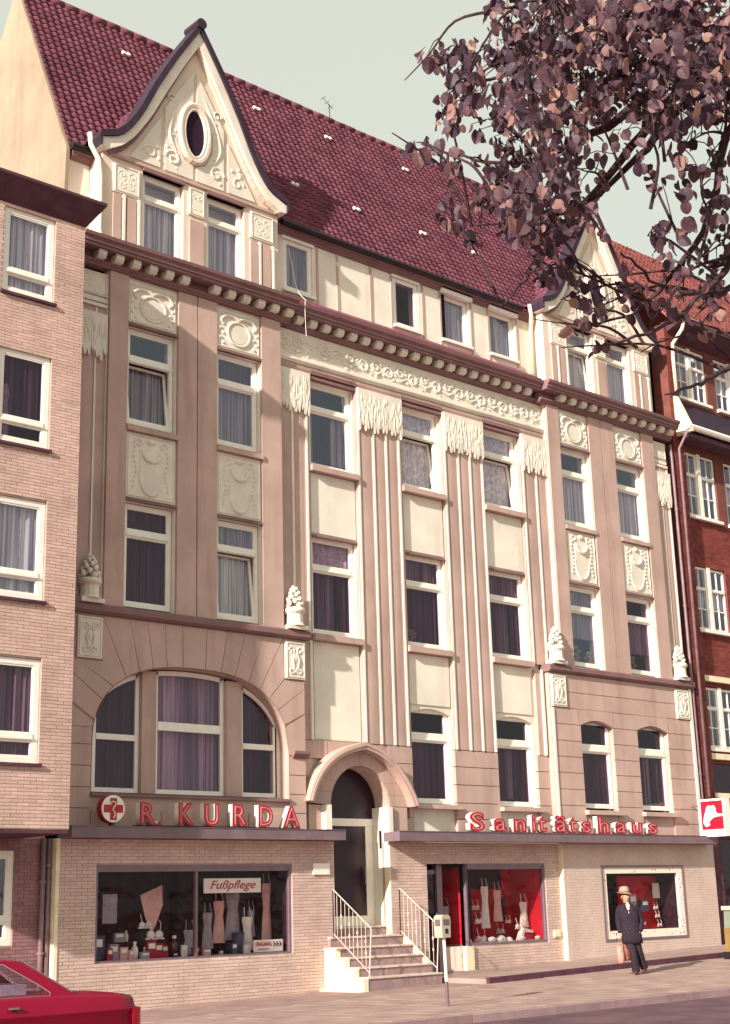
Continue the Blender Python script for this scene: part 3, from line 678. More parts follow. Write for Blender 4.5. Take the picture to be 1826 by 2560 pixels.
part('lamp_strip', MB().box(8.40, 8.425, .30, .36, 2.9, 3.3), 'black_iron', dr)

# --- attic storey
at = part('attic_wall', holed(MB(), -.15, 20.5, 15.7, 18.15, [(5.97, 6.9, 16.45, 17.85), (9.70, 10.62, 16.45, 17.86), (11.50, 12.58, 16.5, 17.88), (13.40, 14.47, 16.54, 17.9)], .62, 1.0), 'cream', AB)
for x in (7.06, 7.74, 8.89, 9.63, 10.78, 11.45, 12.66, 13.35, 14.54): part('batten', MB().box(x - .03, x + .03, .595, .621, 16.2, 17.9), 'tan', at)
for i, (a, b, c, dd) in enumerate(((5.97, 6.9, 16.45, 17.85), (9.70, 10.62, 16.45, 17.86), (11.50, 12.58, 16.5, 17.88), (13.40, 14.47, 16.54, 17.9))):
    o = window(AB, a + .01, b - .01, c + .01, dd - .01, .64 if i < 2 else .70, None, cur=['curtain_dim', 'none', 'curtain', 'curtain'][i], gl=['glass', 'glass_dark', 'glass', 'glass'][i])
    part('blind_box', MB().box(a - .06, b + .06, .50 if i > 1 else .58, .619, dd - .02, dd + (.16 if i > 1 else .08)), 'white_paint', o)
    part('sill', MB().box(a - .05, b + .05, .52, .66, c - .07, c + .005), 'white_paint', o)
part('eave_mould', MB().poly_x([(.62, 17.90), (.57, 17.91), (.55, 17.96), (.50, 17.98), (.50, 18.03), (.44, 18.06), (.44, 18.11), (.62, 18.13)], -.1, 20.45), 'trim', AB)
part('ledge_roof', MB().poly_x([(-.20, 15.77), (-.20, 15.80), (.61, 16.32), (.61, 16.2)], 5.66, 14.58), 'tile', AB)
def gut(x0, x1): return [(x0, .40, 18.14), (x1, .40, 18.14)]
part('gutter', MB().tube(gut(5.75, 14.6), .085, 8), 'black_iron', AB); part('gutter', MB().tube(gut(-.18, .35), .085, 8), 'black_iron', AB)
# --- roof
def roofz(y): return 18.15 + 2.07 * (y - .5)
RY = 3.2; RZ = roofz(RY)
rf = part('roof', MB().poly_x([(.50, roofz(.50) - .06), (RY, RZ - .06), (RY + 3.6, 18.0), (RY + 3.5, 17.9), (RY, RZ - .3), (.7, 18.2)], -.18, 20.5), 'tile_dark', AB)
sn = Vector((0, 1, 2.07)).normalized(); nn = Vector((0, -2.07, 1)).normalized()
TW, TE = .205, .205; ang = math.atan2(sn.z, sn.y)
tp = [(-.5, .0), (-.3, .022), (-.1, .02), (.1, -.006), (.3, -.016), (.5, .004)]
tv = []; tfs = []
for (u, h) in tp: tv += [(u * TW * 1.04, -.02, h + .035), (u * TW * 1.04, TE * 1.1, h + .005), (u * TW * 1.04, -.02, h + .012)]
for i in range(5): a = 3 * i; tfs += [(a, a + 3, a + 4, a + 1), (a, a + 2, a + 5, a + 3)]
def tile_mesh(m):
    me = bpy.data.meshes.new('tile'); me.from_pydata(tv, [], tfs); me.materials.append(MATS[m])
    for p in me.polygons: p.use_smooth = True
    me.update(); return me
tme = tile_mesh('tile')
sl_len = (RY - .50) / sn.y; rows = int(sl_len / TE); cols_ = int(20.68 / TW)
def under_gable(x, z):
    for c in (2.9, 17.6):
        if z + 1.3 < 21.15 - 1.07 * abs(x - c): return True
    return False
spots = []
for r in range(rows + 1):
    for c in range(cols_ + 1):
        x = -.1 + c * TW; p = Vector((x, .50, roofz(.50))) + sn * (r * TE)
        if p.z > RZ - .08 or under_gable(x, p.z - .3): continue
        spots.append((x, p.y, p.z))
order = sorted(spots, key=lambda s: (Vector(s) - CAM).length); pick = set(order[:300]); rest = MB()
rm_ = Matrix.Rotation(ang, 4, 'X')
for s in spots:
    jit = Euler((ang + random.uniform(-.02, .02), random.uniform(-.02, .02), random.uniform(-.02, .02)))
    if s in pick: place('tile', tme, rf, s, jit)
    else:
        M = jit.to_matrix(); S = Vector(s); rest.add([M @ Vector(v) + S for v in tv], tfs)
me = rest.mesh('tiles', 'tile', True, False); place('tile_field', me, rf, kind='stuff')
rme = MB().tube([(-.21, 0, 0), (.21, 0, 0)], .11, 8).mesh('ridge_tile', 'tile', True)
for i in range(51): place('ridge_tile', rme, rf, (.02 + i * .405, RY, RZ + .0 + random.uniform(-.008, .008)), (0, random.uniform(-.03, .03), 0))
hk = MB().box(-.04, .04, -.04, .02, 0, .10).mesh('roof_hook', 'sign_white')
for x, z in ((2.54, 22.62), (6.72, 22.64), (12.34, 22.75), (6.93, 19.85), (9.06, 19.81), (11.6, 19.89), (13.72, 19.92), (9.3, 22.7)):
    for dx in (-.07, .07): place('roof_hook', hk, rf, (x + dx, .5 + (z - 18.15) / 2.07 - .05, z + .03), (ang - math.pi / 2, 0, 0))
part('roof_vent', MB().box(13.72, 14.0, 1.5, 1.9, 20.5, 20.82), 'black_iron', rf)
# left gable end wall above the flat-roofed neighbour
part('gable_end_wall', MB().poly_x([(.62, 14), (.50, roofz(.5) - .05), (RY, RZ + .0), (RY + 3.6, 18.0), (RY + 3.6, 14)], -.26, -.17), 'firewall', AB)
part('gable_end_wall', MB().poly_x([(.66, 14), (.66, roofz(.62)), (RY, RZ - .1), (RY + 3.6, 18.0), (RY + 3.6, 14)], 20.42, 20.5), 'firewall', AB)
# --- curved gables
HO = [(0, 22.06), (.60, 21.1), (1.15, 20.1), (1.50, 19.36), (1.78, 18.88), (2.05, 18.55), (2.32, 18.40), (2.62, 18.30), (2.62, 18.08)]
HI = [(.0, 21.66), (.34, 21.1), (.89, 20.11), (1.26, 19.39), (1.55, 18.92), (1.80, 18.56), (2.08, 18.28), (2.34, 18.12), (2.42, 18.06)]
HR = [(0, 22.30), (.70, 21.2), (1.26, 20.2), (1.62, 19.44), (1.90, 18.98), (2.14, 18.68), (2.38, 18.54), (2.66, 18.44), (2.70, 18.28)]
def fine(H):
    q = [tuple(v.xy) for v in smooth([(a, b, 0) for a, b in H[:-1]], 2)]; return q + [H[-1]]
HO, HI, HR = fine(HO), fine(HI), fine(HR)
def gable(C, K):
    g = part('gable', MB().poly_y([(C + x, z) for x, z in HI] + [(C - x, z) for x, z in HI[:0:-1]], .07, .5), 'gable_face', AB)
    o = holed(MB(), C - 2.48, C + 2.48, 15.72, 18.06, [(C - 1.42, C - .30, 15.74, 17.93), (C + .36, C + 1.46, 15.74, 17.93)], .09, .6); part('gable_wall', o, 'gable_face', g)
    for s in (-1, 1):
        for i in range(len(HO) - 1):
            q = [(C + s * HO[i][0], HO[i][1]), (C + s * HO[i+1][0], HO[i+1][1]), (C + s * HI[i+1][0], HI[i+1][1]), (C + s * HI[i][0], HI[i][1])]
            part('coping', MB().poly_y(q, -.10, .3), 'cream', g)
            q2 = [(C + s * (HI[i][0] * .965), HI[i][1] - .07), (C + s * (HI[i+1][0] * .965), HI[i+1][1] - .05), (C + s * HI[i+1][0], HI[i+1][1]), (C + s * HI[i][0], HI[i][1])]
            part('cyma', MB().poly_y(q2, -.02, .2), 'trim' if s < 0 else 'gable_face', g)  # left-hand moulding takes the dark trim colour, its shade painted in
            q = [(C + s * HR[i][0], HR[i][1]), (C + s * HR[i+1][0], HR[i+1][1]), (C + s * HO[i+1][0], HO[i+1][1] + .005), (C + s * HO[i][0], HO[i][1] + .005)]
            part('verge', MB().poly_y(q, -.16, .34), 'tile_dark', g)
    gt = MB()
    GP = [(2.72, 18.34), (2.15, 18.60), (1.85, 18.95), (1.30, 19.85), (0, 21.25)]
    for s in (-1, 1):
        for (xa, za), (xb, zb) in zip(GP, GP[1:]):
            a = Vector((C + s * xa, 0, za)); b = Vector((C + s * xb, 0, zb)); d = b - a; Ls = d.length; d.normalize(); nv = Vector((0, s, 0)).cross(d); nv = nv if nv.z > 0 else -nv; n = max(1, round(Ls / TE))
            for r in range(n):
                q = a + d * (Ls * r / n)
                for j in range(10):
                    y = .40 + j * TW
                    if roofz(y) > q.z + .3: break
                    o_ = Vector((q.x, y, q.z)) - nv * .03; gt.add([o_ + Vector((0, v[0], 0)) + d * v[1] + nv * v[2] for v in tv], tfs)
            part('gable_roof', MB().add([(a.x, .26, a.z - .05), (b.x, .26, b.z - .05), (b.x, 2.4, b.z - .05), (a.x, 2.4, a.z - .05)], [(0, 1, 2, 3)]), 'tile_dark', g)
    place('tile_field', gt.mesh('tiles', 'tile', True, False), g, kind='stuff')
    part('ridge_cap', MB().tube([(C, -.22, 22.24), (C, .36, 22.24)], .14, 10), 'tile_dark', g)
    part('string', MB().box(C - 2.45, C + 2.45, .03, .1, 18.02, 18.09), 'tan', g)
    PX = [[(-1.78, 18.15), (-.96, 19.45), (-.96, 18.15)], [(-.84, 19.75), (-.05, 21.0), (-.05, 20.1), (-.3, 20.0), (-.52, 19.5), (-.5, 19.0), (-.3, 18.6), (-.05, 18.5), (-.05, 18.14), (-.84, 18.14)]]
    for poly in PX:
        for s in (-1, 1):
            p = part('relief_panel', MB().poly_y([(C - .02 + s * -x if s > 0 else C - .02 + x, z) for x, z in poly], .035, .075), 'relief', g)
            t = MB(); cx = C - .02 + s * (.62 if len(poly) > 3 else 1.25); y = .042
            if len(poly) > 3:
                t.tube(spiral(cx, 18.5, .22, 1.3, y, s), .035, 6); t.tube(spiral(cx + s * .02, 20.05, .14, 1.2, y, s), .025, 6)
                t.stube([(cx - s * .1, y, 18.7), (cx + s * .10, y, 19.1), (cx + s * .02, y, 19.6), (cx - s * .2, y, 20.05), (cx - s * .42, y, 20.5)], [.02, .045, .035, .035, .012], 6)
                for k in range(14): t.ball((cx + random.uniform(-.16, .14), y, 18.28 + k * .12), random.uniform(.03, .065), 1, .5, 1, 7, 5)
            else:
                t.tube(spiral(cx, 18.45, .18, 1.2, y, s), .03, 6)
                for k in range(4): t.ball((cx - s * random.uniform(-.1, .25), y, 18.3 + random.uniform(0, .55)), .06, 1, .6, 1, 6, 4)
            part('scrollwork', t, 'relief', p)
    E = lambda rx, rz, n=24: [(C - .04 + rx * math.cos(6.2832 * i / n), 19.34 + rz * math.sin(6.2832 * i / n)) for i in range(n)]
    ow = part('oval_frame', MB().tube([(x, .03, z) for x, z in E(.40, .74)], .09, 8, True), 'gable_face', g)
    part('oval_rim', MB().tube([(x, .0, z) for x, z in E(.31, .64)], .045, 6, True), 'relief', g)
    part('oval_pane', MB().poly_y(E(.30, .62), .022, .068), 'room_dark', g)
    for x0, x1, z0 in ((-2.20, -1.51, 17.17), (-.17, .28, 17.24), (1.62, 2.32, 17.2)):
        relief(g, C + x0, C + x1, z0, z0 + .70, .085, 'rosette')
    for x0, x1 in ((-2.2, -2.0), (-1.84, -1.6), (-.14, .25), (1.62, 1.84), (1.98, 2.22)): part('flute', MB().box(C + x0, C + x1, .045, .091, 15.75, 17.12), 'tan', g)
    for x in (-1.92, -1.53, 1.9, 2.3): part('rib', MB().box(C + x - .03, C + x + .03, .03, .091, 15.75, 17.14), 'cream', g)
    for k, (x0, x1) in enumerate(((-1.40, -.32), (.38, 1.44))):
        o = window(AB, C + x0, C + x1, 15.76, 17.9, .2, (17.26, 17.40), cur='curtain', cur2='none', tilt=(6 if K and k == 0 else 0))
        part('lintel', MB().box(C + x0 - .03, C + x1 + .04, .03, .2, 17.93, 18.01), 'trim', o)
gable(2.9, 0); gable(17.58, 1)

# ================================================================== ground-floor shops
def shop_frame(parent, x0, x1, z0, z1, y, mull, m='frame_grey', top=.13, e=.06, glm='glass_shop'):
    f = MB().box(x0, x0 + e, y, y + .1, z0, z1).box(x1 - e, x1, y, y + .1, z0, z1).box(x0 + e, x1 - e, y, y + .1, z0, z0 + e).box(x0 + e, x1 - e, y, y + .1, z1 - top * .45, z1).box(x0 + e, x1 - e, y + .02, y + .1, z1 - top, z1 - top * .45)
    for mx_ in mull: f.box(mx_ - .025, mx_ + .025, y - .01, y + .09, z0 + e, z1 - top)
    o = part('shop_window', f, m, parent); ed = [x0 + e, *mull, x1 - e]
    for i in range(len(ed) - 1): part('pane', MB().box(ed[i] + .002, ed[i+1] - .002, y + .05, y + .058, z0 + e, z1 - top), glm, o)
    return o
def showcase(parent, x0, x1, z0, z1, y0, y1, back, floor='sign_white', side=None):
    s = MB().box(x0 - .05, x1 + .05, y1, y1 + .03, z0 - .1, z1 + .1); part('display_back', s, back, parent)
    part('display_floor', MB().box(x0, x1, y0 + .13, y1 - .005, z0 - .03, z0 + .02), floor, parent)
    part('display_side', MB().box(x0 - .04, x0, y0 + .12, y1, z0, z1).box(x1, x1 + .04, y0 + .12, y1, z0, z1).box(x0, x1, y0 + .12, y1, z1, z1 + .03), side or back, parent)
H1 = (.56, 5.42, .67, 2.53)
wl = part('shopfront_wall', holed(MB(), -.26, 6.6, -.45, 3.03, [H1], -.085, .3), 'mortar', AB)
bricks(wl, -.26, 6.6, -.31, 3.03, -.10, [H1], 'brick_shop', limit=300)
part('lit_return', MB().box(-.34, -.262, -.115, .2, -.45, 3.03), 'white_wash', AB); part('wall_return', MB().box(6.585, 6.615, -.098, .3, -.2, 3.02), 'brick_shop', AB)  # left-facing wall end coloured whiter for the sun on it
sw = shop_frame(AB, *H1[:2], *H1[2:], -.06, [2.945]); showcase(sw, .6, 5.38, .70, 2.45, -.06, 1.0, 'shop_drape', 'curtain_dim')
H2 = (9.58, 10.93, -.05, 2.53); H3 = (10.93, 13.74, .62, 2.53)
wm = part('shopfront_wall', holed(MB(), 8.42, 14.32, -.3, 3.03, [H2, H3], .035, .3), 'mortar', AB)
bricks(wm, 8.42, 14.3, -.2, 3.03, .02, [H2, H3], 'brick_shop', limit=200)
part('wall_return', MB().box(8.405, 8.428, .021, .2, .1, 3.02), 'white_wash', AB)  # sun on this left-facing wall end is put into its whitewash colour
sw2 = shop_frame(AB, 10.9, 13.74, .62, 2.53, .05, []); showcase(sw2, 11.0, 13.70, .66, 2.45, .05, 1.2, 'shop_red', 'sign_white'); part('valance', MB().box(11.0, 13.3, 1.15, 1.19, 1.95, 2.45), 'shop_drape', sw2)
# recessed shop door with slanting side glass and low brick wall
part('lobby', MB().box(9.50, 9.57, .06, .6, 0, 2.6).box(9.57, 10.36, .5, .55, 0, 2.6).box(9.57, 11.0, .06, 1.3, 2.53, 2.6), 'room_dark', AB)
dd = part('shop_door', MB().box(9.60, 9.67, .30, .36, .08, 2.4).box(10.12, 10.30, .26, .42, .05, 2.53).box(9.67, 10.12, .30, .36, .08, .3).box(9.67, 10.12, .30, .36, 2.3, 2.4), 'frame_grey', AB)
part('door_pane', MB().box(9.67, 10.12, .32, .33, .3, 2.3), 'glass_dark', dd); part('door_handle', MB().tube([(10.08, .26, 1.1), (10.08, .26, 1.4)], .012, 6), 'sign_white', dd)
part('side_light', MB().quad((10.30, .34, .62), (10.92, .12, .62), (10.92, .12, 2.53), (10.30, .34, 2.53)), 'glass_shop', AB)
part('side_light_back', MB().quad((10.35, .95, .62), (11.0, .95, .62), (11.0, .95, 1.9), (10.35, .95, 1.9)), 'shop_red', AB); part('side_light_top', MB().quad((10.35, .95, 1.9), (11.0, .95, 1.9), (11.0, .95, 2.53), (10.35, .95, 2.53)), 'room_dark', AB)
part('low_wall', MB().poly_z([(10.28, .36), (10.9, .1), (10.98, .1), (10.98, 1.0), (10.3, 1.0)], .0, .62), 'brick_shop', AB)
part('plinth', MB().box(10.74, 11.0, -.03, .09, .05, .625), 'white_wash', AB)
H4 = (15.78, 19.34, .54, 2.47)
wr = part('shopfront_wall', holed(MB(), 14.3, 20.86, -.2, 3.03, [H4], -.115, .3), 'render_pale', AB)
bricks(wr, 14.3, 20.86, -.08, 3.03, -.122, [H4], 'render_pale', limit=150, j=.006)
part('wall_return', MB().box(14.285, 14.31, -.12, .04, .05, 3.02), 'white_wash', AB)  # whitewash colour here carries the sunlight of the left-facing return
# ================================================================== canopies
def canopy(x0, x1, label):
    c = thing('canopy', label, 'canopy', ((x0 + x1) / 2, -.2, 3.03), 'flat canopies above the shop windows')
    part('fascia', MB().box(x0, x1, -.52, -.47, 3.03, 3.24).box(x0, x0 + .04, -.469, .02, 3.03, 3.24).box(x1 - .04, x1, -.469, .02, 3.03, 3.24), 'metal_grey', c)
    part('deck', MB().box(x0 + .04, x1 - .04, -.468, .02, 3.16, 3.225), 'metal_grey', c); part('soffit', MB().box(x0 + .04, x1 - .04, -.468, .015, 3.035, 3.06), 'trim', c)
    part('drip_edge', MB().box(x0 - .01, x1 + .01, -.535, -.46, 3.241, 3.255), 'metal_grey', c)
canopy(-.25, 6.62, 'flat grey metal canopy over the left shop window'); canopy(8.24, 20.55, 'long flat grey metal canopy over the right-hand shop windows')

# ================================================================== entrance steps and railings
ST = thing('entrance_steps', 'worn grey entrance steps with whitewashed side wall below the arched door', 'stairs', (7.4, -.7, -.1))
lev = [(.165, -1.40), (.36, -1.11), (.56, -.81), (.765, -.51), (.975, -.20), (1.175, .22)]
for i, (z, y) in enumerate(lev):
    x1 = 8.56 if i < 5 else 8.425; x0 = 6.40 if i < 5 else 6.62
    yb = lev[i+1][1] + .02 if i < 5 else .70; z0 = -.3 if i == 0 else lev[i-1][0] - .04
    st = part('step', MB().box(x0, x1, y + .012, yb + .25 if i < 4 else yb, z0, z - .035), 'step_stone', ST)
    part('nosing', MB().box(x0 - .01, x1 + .01, y - .012, yb - .012 if i < 5 else yb, z - .034, z), 'step_edge', st)
prof = [(-.11, -.32), (-1.40, -.32)]
for i, (z, y) in enumerate(lev[:4]): prof += [(y + .0, z - .04), ((lev[i+1][1] if i < 3 else -.11), z - .04)]
part('side_wall', MB().poly_x(prof, 6.27, 6.395), 'white_wash', ST)
part('side_wall', MB().poly_x([(.02, -.3), (-1.0, -.3), (-1.0, .30), (-.5, .72), (-.2, .93), (.02, .93)], 8.565, 8.66), 'white_wash', ST)
part('side_cap', MB().box(6.25, 6.41, -.55, -.11, .728, .76), 'step_edge', ST)
part('footing', MB().box(6.12, 6.268, -1.45, -.11, -.3, -.10), 'white_wash', ST)
def railing(x, label, y0=-.22, z0=1.97, y1=-1.46, z1=1.18):
    r = thing('stair_railing', label, 'railing', (x, -1.4, .16), 'railings of the entrance steps')
    part('handrail', MB().tube([(x, y0, z0), (x, y0 - .03, z0), (x, y1 + .04, z1), (x, y1, z1 - .06), (x, y1 + .02, z1 - .16)], .013, 6), 'step_edge', r)
    part('bottom_rail', MB().tube([(x, y0, z0 - .92), (x, y1 + .10, z1 - .92)], .009, 6), 'step_edge', r)
    part('post', MB().tube([(x, y1 + .02, z1 - .16), (x, -1.36, .166)], .013, 6), 'step_edge', r)
    part('post', MB().tube([(x, y0, z0), (x, y0, .976)], .014, 6), 'black_iron', r)
    n = 9
    for i in range(1, n):
        t = i / n; y = y0 + (y1 + .06 - y0) * t; zt = z0 + (z1 - z0) * t; b = MB()
        b.tube([(x, y, zt - .02), (x, y, zt - .90)], .0065, 5)
        if i % 2 == 0:
            for zz in (.38, .62): b.ball((x, y, zt - zz), .022, 1, 1, 2, 6, 4)
        part('baluster', b, 'step_edge', r)
railing(6.46, 'white iron stair railing on the left, beside the enamel plate'); railing(8.45, 'white iron stair railing on the right, beside the shop door')
solo('name_plate', MB().box(5.99, 6.46, -.135, -.105, 2.30, 2.55).box(6.0, 6.45, -.142, -.136, 2.31, 2.54), 'sign_white', 'small blank white enamel plate on brick left of the entrance', 'plate')
solo('wall_box', MB().box(13.92, 14.16, -.02, .018, .72, .89).box(13.94, 14.14, -.03, -.021, .74, .87), 'white_wash', 'small pale wall box beside the red shop display', 'wall box')

# ================================================================== lettering and signs
def glyph(ch, w, h, depth, offset=0., outline=0., shear=0.):
    cu = bpy.data.curves.new('t', 'FONT'); cu.body = ch; cu.size = 1; cu.extrude = depth / 2; cu.offset = offset; cu.shear = shear; cu.resolution_u = 3
    if outline: cu.fill_mode = 'NONE' if hasattr(cu, 'fill_mode') else 'BOTH'; cu.extrude = 0; cu.bevel_depth = outline; cu.bevel_resolution = 1
    o = bpy.data.objects.new('t', cu); col.objects.link(o); bpy.context.view_layer.update()
    me = bpy.data.meshes.new_from_object(o.evaluated_get(bpy.context.evaluated_depsgraph_get()))
    bpy.data.objects.remove(o); bpy.data.curves.remove(cu)
    return me
def fit(me, x0, x1, z0, z1, y, ref=None, sy=1.0):
    r = ref or me; xs = [v.co.x for v in r.vertices]; ys = [v.co.y for v in r.vertices]
    ax, bx, ay, by = min(xs), max(xs), min(ys), max(ys)
    sx = (x1 - x0) / (bx - ax); sz = (z1 - z0) / (by - ay)
    for v in me.vertices: v.co = Vector((x0 + (v.co.x - ax) * sx, y - v.co.z * sy, z0 + (v.co.y - ay) * sz))
def lettering(root, spec, yf):
    for ch, x0, x1, z0, z1 in spec:
        a = glyph(ch, 0, 0, .14, .045); ref = a.copy(); f = glyph(ch, 0, 0, .02, .045); n = glyph(ch, 0, 0, 0, -.03, .007)
        fit(a, x0, x1, z0, z1, yf + .09, ref); fit(f, x0, x1, z0, z1, yf + .008, ref); fit(n, x0, x1, z0, z1, yf - .008, ref, .35)
        for me, m in ((a, 'sign_white'), (f, 'red_sign'), (n, 'neon')):
            me.materials.clear(); me.materials.append(MATS[m])
        b = place('letter', a, root); place('letter_face', f, b); place('neon_tube', n, b); bpy.data.meshes.remove(ref)
L1 = thing('shop_lettering', 'red block letters reading R. KURDA standing on the left canopy', 'sign', (3.3, -.4, 3.24))
lettering(L1, [('R', 1.30, 1.68, 3.29, 3.73), ('.', 1.73, 1.82, 3.29, 3.37), ('K', 2.22, 2.60, 3.29, 3.74), ('U', 2.85, 3.22, 3.28, 3.74), ('R', 3.57, 3.96, 3.29, 3.74), ('D', 4.25, 4.63, 3.28, 3.74), ('A', 4.90, 5.37, 3.28, 3.74)], -.47)
part('rail', MB().box(1.2, 5.42, -.40, -.36, 3.257, 3.285), 'black_iron', L1)
L2 = thing('shop_lettering', 'red lower-case letters reading Sanitätshaus standing on the right canopy', 'sign', (14.2, -.4, 3.24))
sp = [('S', 10.61, 11.12, 3.27, 3.73), ('a', 11.44, 11.90, 3.27, 3.59), ('n', 12.14, 12.59, 3.27, 3.59), ('i', 12.81, 12.95, 3.27, 3.70), ('t', 13.03, 13.37, 3.27, 3.68), ('ä', 13.67, 14.16, 3.27, 3.70), ('t', 14.22, 14.54, 3.27, 3.68), ('s', 14.69, 15.10, 3.27, 3.57), ('h', 15.37, 15.84, 3.27, 3.71), ('a', 16.09, 16.56, 3.27, 3.58), ('u', 16.77, 17.22, 3.27, 3.57), ('s', 17.47, 17.90, 3.27, 3.57)]
lettering(L2, sp, -.47); part('rail', MB().box(10.6, 17.95, -.40, -.36, 3.257, 3.272), 'black_iron', L2)
# round red-cross sign
CS = thing('cross_sign', 'round white illuminated sign with red cross and snake left of the lettering', 'sign', (.68, -.4, 3.3))
cc = lambda r, n=28: [(.68 + r * math.cos(6.2832 * i / n), 3.585 + r * math.sin(6.2832 * i / n)) for i in range(n)]
part('drum', MB().poly_y(cc(.275), -.46, -.30), 'red_sign', CS); part('face', MB().poly_y(cc(.262), -.475, -.461), 'sign_white', CS)
part('cross', MB().poly_y([(.68 + a * .075, 3.585 + b * .075) for a, b in ((-1, 2.7), (1, 2.7), (1, 1), (2.9, 1), (2.9, -1), (1, -1), (1, -2.9), (-1, -2.9), (-1, -1), (-2.9, -1), (-2.9, 1), (-1, 1))], -.483, -.476), 'red_sign', CS)
part('snake', MB().tube([(.60, -.488, 3.66), (.64, -.488, 3.72), (.70, -.488, 3.72), (.73, -.488, 3.67), (.69, -.488, 3.62), (.66, -.488, 3.57), (.70, -.488, 3.52), (.71, -.488, 3.46), (.68, -.488, 3.40)], .012, 5), 'sign_white', CS)
part('bracket', MB().box(.64, .72, -.42, -.36, 3.256, 3.33), 'black_iron', CS)
# projecting box sign
BX = thing('box_sign', 'white projecting light box with red picture panel at the right house corner', 'sign', (20.2, -.7, 3.2))
part('case', MB().box(20.05, 20.33, -1.18, -.32, 3.22, 4.26), 'sign_white', BX)
part('picture_panel', MB().box(20.035, 20.049, -1.12, -.40, 3.42, 4.2), 'red_sign', BX)
pic = [(-.52, 3.50), (-.46, 3.62), (-.50, 3.78), (-.56, 3.92), (-.60, 4.04), (-.68, 4.08), (-.76, 4.06), (-.84, 4.08), (-.90, 4.0), (-.90, 3.90), (-.96, 3.84), (-1.12, 3.83), (-1.12, 3.77), (-.92, 3.76), (-.82, 3.74), (-.72, 3.68), (-.66, 3.62), (-.68, 3.54), (-.60, 3.50)]
part('white_figure', MB().poly_x(pic, 20.022, 20.034), 'sign_white', BX)
part('lower_text', MB().box(20.04, 20.049, -.95, -.60, 3.30, 3.33), 'neon', BX)
part('arm', MB().tube([(20.19, -.33, 4.1), (20.19, .0, 4.1)], .02, 6).tube([(20.19, -.33, 3.4), (20.19, .0, 3.4)], .02, 6), 'frame_grey', BX, kind='stuff') if False else part('arm', MB().tube([(20.19, -.33, 4.1), (20.19, .0, 4.1)], .02, 6), 'frame_grey', BX)
# signs hanging in the left window
FS = thing('hanging_sign', 'white board with red script reading Fußpflege in the left shop window', 'sign', (4, .1, 1.96))
part('board', MB().box(3.24, 4.72, .10, .12, 1.96, 2.255), 'sign_white', FS)
t = glyph('Fußpflege', 0, 0, .01, .006, shear=.35); fit(t, 3.40, 4.58, 1.985, 2.215, .097); t.materials.clear(); t.materials.append(MATS['red_sign']); place('lettering', t, FS)
ES = thing('arrow_sign', 'small white board with EINGANG and three arrows in the window corner', 'sign', (4.9, .08, .74))
part('board', MB().box(4.50, 5.28, .07, .085, .74, .985), 'sign_white', ES)
t = glyph('EINGANG', 0, 0, .01, .01); fit(t, 4.55, 4.97, .86, .94, .066); t.materials.clear(); t.materials.append(MATS['red_sign']); place('lettering', t, ES)
for i in range(3): x = 5.02 + i * .08; part('arrow', MB().poly_y([(x, .84), (x + .06, .89), (x, .95), (x + .02, .89)], .058, .068), 'black_iron', ES)
part('small_print', MB().box(4.62, 4.90, .064, .069, .79, .805), 'slab_dark', ES)

# ================================================================== goods in the shop windows
mat('cloth_white', '#e9e2dc', rough=.8, var=.1, scale=9, bump=.2, bscale=30); mat('cloth_rose', '#d9a9a4', rough=.8, var=.1, scale=9); mat('cloth_dim', '#a79aa6', rough=.8, var=.15, scale=9)
mat('card_red', '#a31f3a', rough=.5, var=.1); mat('card_blue', '#4a4a6a', rough=.5, var=.2, scale=20); mat('skin', '#c8947e', rough=.6, var=.05, bump=0); mat('bottle_dark', '#4a1c22', rough=.2, var=.1, bump=0, spec=.6)
def slip(x, y, z, w, h, m, label, tw=.0):
    g = thing('slip_dress', label, 'garment', (x, y, z), 'garments on display in the shop windows'); P = []; n = 7
    L = [(0, .40), (.16, .42), (.34, .29), (.6, .40), (1.0, .5)]
    def hw(t):
        for (a, p), (b, q) in zip(L, L[1:]):
            if t <= b: return (p + (q - p) * (t - a) / (b - a)) * w
        return .5 * w
    mb = MB(); N = 8; K = 8
    for i in range(N + 1):
        t = i / N
        for k in range(K + 1):
            u = -1 + 2 * k / K; mb.v.append((x + u * hw(t) + tw * t, y - .07 * (1 - u * u) + .012 * math.sin(k * 2.4 + i * .4) * t, z + h * (1 - t)))
    for i in range(N):
        for k in range(K): a = i * (K + 1) + k; mb.f.append((a, a + 1, a + K + 2, a + K + 1))
    part('body', mb, m, g, True)
    for s in (-1, 1): part('strap', MB().tube([(x + s * w * .30, y - .03, z + h - .02), (x + s * w * .24, y, z + h + .10), (x + s * w * .20, y + .02, z + h + .20)], .010, 5), m, g)
def bra(x, y, z, w, m, label):
    g = thing('bra', label, 'garment', (x, y, z), 'garments on display in the shop windows')
    for s in (-1, 1):
        part('cup', MB().ball((x + s * w * .25, y, z + w * .22), w * .25, 1, .6, .9, 10, 6), m, g, True)
        part('strap', MB().tube([(x + s * w * .28, y - .02, z + w * .42), (x + s * w * .36, y, z + w * .75), (x + s * w * .30, y + .03, z + w * .95)], .008, 5), m, g)
    part('band', MB().box(x - w * .55, x + w * .55, y - .01, y + .01, z + w * .0, z + w * .08), m, g)
def girdle(x, y, z, w, h, m, label):
    g = thing('girdle', label, 'garment', (x, y, z), 'garments on display in the shop windows')
    part('body', MB().lathe(x, y, [(w * .42, z), (w * .36, z + h * .5), (w * .46, z + h)], 14), m, g, True); part('waistband', MB().lathe(x, y, [(w * .47, z + h * .97), (w * .47, z + h * 1.04)], 14), m, g)
